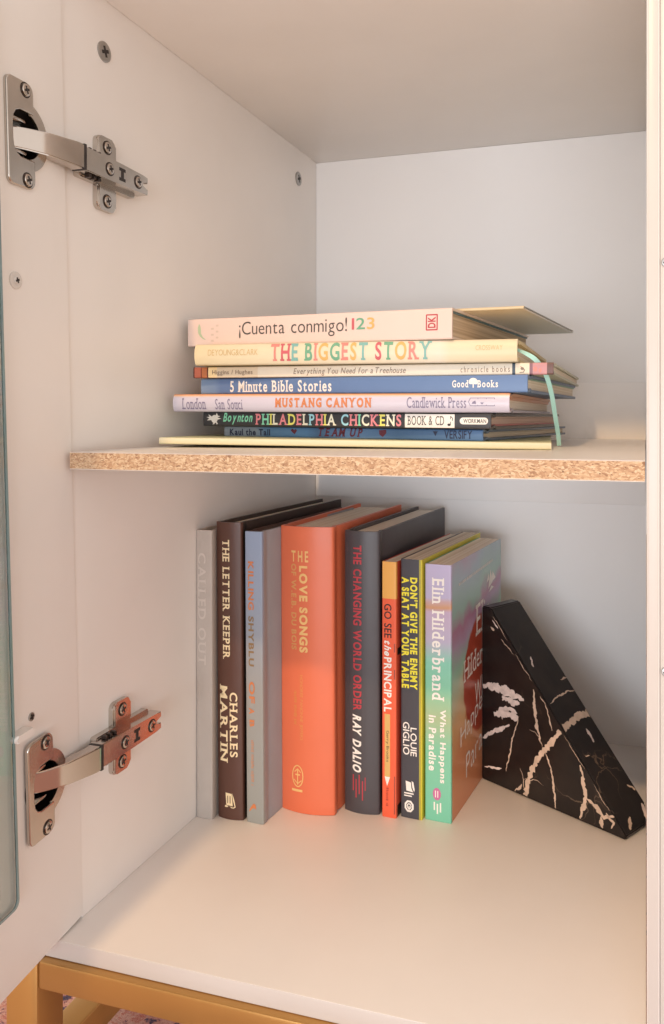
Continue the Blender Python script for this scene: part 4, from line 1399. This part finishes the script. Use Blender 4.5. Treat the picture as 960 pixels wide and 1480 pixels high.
def vein_and_edge_light(pts, w, face, mi, taper=True):
    """irregular stripe; face 0: the upright triangle (along, height), face 1: the slope (down, across)"""
    fine = []
    for a, c in zip(pts, pts[1:]):
        n = max(2, int(math.hypot(c[0] - a[0], c[1] - a[1]) / 0.9))
        for i in range(n):
            fine.append((a[0] + (c[0] - a[0]) * i / n, a[1] + (c[1] - a[1]) * i / n))
    fine.append(pts[-1])
    L = len(fine)
    seed = vr.uniform(0, 50)
    fine = [(x + 1.1 * mnoise.noise(Vector((x * 0.22, y * 0.22, seed))) + 0.5 * mnoise.noise(Vector((x * 0.7, y * 0.7, seed + 9))),
             y + 1.1 * mnoise.noise(Vector((x * 0.22, y * 0.22, seed + 20))) + 0.5 * mnoise.noise(Vector((x * 0.7, y * 0.7, seed + 31)))) for x, y in fine]
    left, right = [], []
    for i, p in enumerate(fine):
        a, c = fine[max(0, i - 1)], fine[min(L - 1, i + 1)]
        d = Vector((c[0] - a[0], c[1] - a[1])).normalized()
        k = w * 0.47 * (0.85 + 0.75 * mnoise.noise(Vector((p[0] * 0.35, p[1] * 0.35, seed + 40))))
        if taper:
            k *= 0.25 + 0.75 * min(1, 3.2 * min(i, L - 1 - i) / L + 0.12)
        kl, kr = k * (1 + 0.4 * mnoise.noise(Vector((p[0] * 0.6, p[1] * 0.6, seed + 60)))), k * (1 + 0.4 * mnoise.noise(Vector((p[0] * 0.6, p[1] * 0.6, seed + 80))))
        j = (0, 0)
        left.append((p[0] - d.y * kl + j[0], p[1] + d.x * kl + j[1]))
        right.append((p[0] + d.y * kr + j[0], p[1] - d.x * kr + j[1]))
    def place(q):
        a, h = q[0] * mm, q[1] * mm
        if face == 0:
            h = max(h, 0.0012)
            return Vector((a, -0.00014, h))
        t = Vector((0.125, 0, -0.1385)).normalized()
        h = min(max(h, 0.0010), TH - 0.001)
        return Vector((0.0095, 0, 0.1420)) + t * a + Vector((0, h, 0)) + Vector((0.1385, 0, 0.125)).normalized() * 0.00014
    vl = [bm.verts.new(place(q)) for q in left]
    vv = [bm.verts.new(place(q)) for q in right]
    for i in range(L - 1):
        try:
            bm.faces.new((vl[i], vl[i + 1], vv[i + 1], vv[i])).material_index = mi
        except ValueError:
            pass
VF = [([(77.6, 61.6), (72.7, 52.8), (63.6, 43.0), (54.3, 29.0), (48.0, 14.3), (45.8, 1.2)], 4.6, 1, False), ([(53.2, 86.5), (54.3, 71.7), (56.8, 57.3), (60.5, 45.9)], 3.0, 1, True),
      ([(63.6, 42.7), (69.7, 31.3), (72.7, 15.9), (74.1, 1.6)], 2.2, 1, True), ([(1.1, 76.3), (9, 78.5), (17.2, 79.0), (30.7, 77.4), (43.7, 76.0)], 8.5, 2, True),
      ([(22, 73), (33, 71), (40, 72)], 6.0, 2, True), ([(13.8, 56.4), (25.1, 60.5), (31.8, 60.6), (38.3, 60.3)], 9.0, 2, True), ([(22, 63.5), (30, 65.0), (37, 63.5)], 4.5, 2, True),
      ([(1.0, 33.8), (15.0, 43.8), (29.6, 52.6)], 3.6, 2, True), ([(39.0, 60.8), (32.9, 43.7), (29.6, 29.0), (25.8, 14.0)], 1.3, 1, True), ([(3.9, 11.2), (12.7, 13.3), (21.8, 15.3)], 2.6, 2, True),
      ([(96.0, 41.3), (98.8, 29.5), (101.2, 19.2), (97.5, 6.8), (96.9, 1.4)], 3.6, 1, True), ([(101.6, 19.3), (110.8, 14.7), (116.2, 10.4), (124.2, 13.6)], 3.8, 1, True), ([(114.4, 10.5), (113.5, 5.2), (115.9, 1.4)], 3.2, 1, True),
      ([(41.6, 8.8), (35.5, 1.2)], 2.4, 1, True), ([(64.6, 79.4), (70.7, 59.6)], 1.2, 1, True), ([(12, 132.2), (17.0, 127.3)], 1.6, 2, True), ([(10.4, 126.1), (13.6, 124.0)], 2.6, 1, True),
      ([(20.8, 118.7), (34, 109)], 0.8, 1, True), ([(22, 70.9), (26.2, 71.6)], 2.4, 2, True), ([(12, 136), (27, 119.5)], 0.5, 1, True), ([(36, 109.6), (52, 92)], 0.55, 1, True), ([(60, 83), (66, 76.6)], 0.8, 1, True), ([(82, 59), (100, 39)], 0.45, 1, True), ([(108, 30.4), (121, 16)], 0.5, 1, True), ([(118, 14), (124, 9), (122, 4)], 2.4, 1, True)]  # thin stripes near the ridge paint an edge highlight with worn chips
VS = [([(105.3, 0.6), (103.2, 15.0), (101.3, 28.0), (102.4, 37.0)], 5.6, 1, False), ([(85.9, 2.8), (82.8, 15.4), (82.2, 27.4), (83.4, 37.0)], 1.5, 1, True), ([(47.1, 11.7), (56.7, 7.5)], 2.0, 2, True),
      ([(71.6, 29.0), (72.2, 37.0)], 1.5, 1, True), ([(112.9, 24.0), (123.4, 23.5)], 3.0, 2, True), ([(178.0, 14.2), (184.6, 6.6)], 3.4, 1, True), ([(129.4, 6.2), (129.4, 10.8)], 1.3, 1, True), ([(160, 31), (164.8, 37)], 2.0, 1, True), ([(174, 35), (184, 30)], 4.0, 2, True)]
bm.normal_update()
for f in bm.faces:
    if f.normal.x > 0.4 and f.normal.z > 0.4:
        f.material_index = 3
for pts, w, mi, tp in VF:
    vein_and_edge_light(pts, w, 0, mi, tp)
for pts, w, mi, tp in VS:
    vein_and_edge_light(pts, w, 1, mi, tp)
for k in range(3):        # hairlines
    x, y = vr.uniform(4, 112), vr.uniform(4, 60)
    if y > 125 - x:
        continue
    pts, a = [(x, y)], vr.uniform(0, 6.28)
    for _ in range(4):
        a += vr.uniform(-.6, .6)
        pts.append((pts[-1][0] + 5 * math.cos(a), pts[-1][1] + 5 * math.sin(a)))
    if all(1 < q[0] < 125 and 1.5 < q[1] < 134 - q[0] for q in pts):
        vein_and_edge_light(pts, 0.55, 0, 1, True)
# pale chipped corner at the low end
me_ = bpy.data.meshes.new('marble_bookend')
bm.to_mesh(me_)
bm.free()
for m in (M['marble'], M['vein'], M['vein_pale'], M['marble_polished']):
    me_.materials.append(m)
bookend = bpy.data.objects.new('bookend', me_)
COL.objects.link(bookend)
bookend.matrix_world = be_m
bookend['label'] = 'black marble wedge bookend with cream veins at the right end of the standing row'
bookend['category'] = 'bookend'
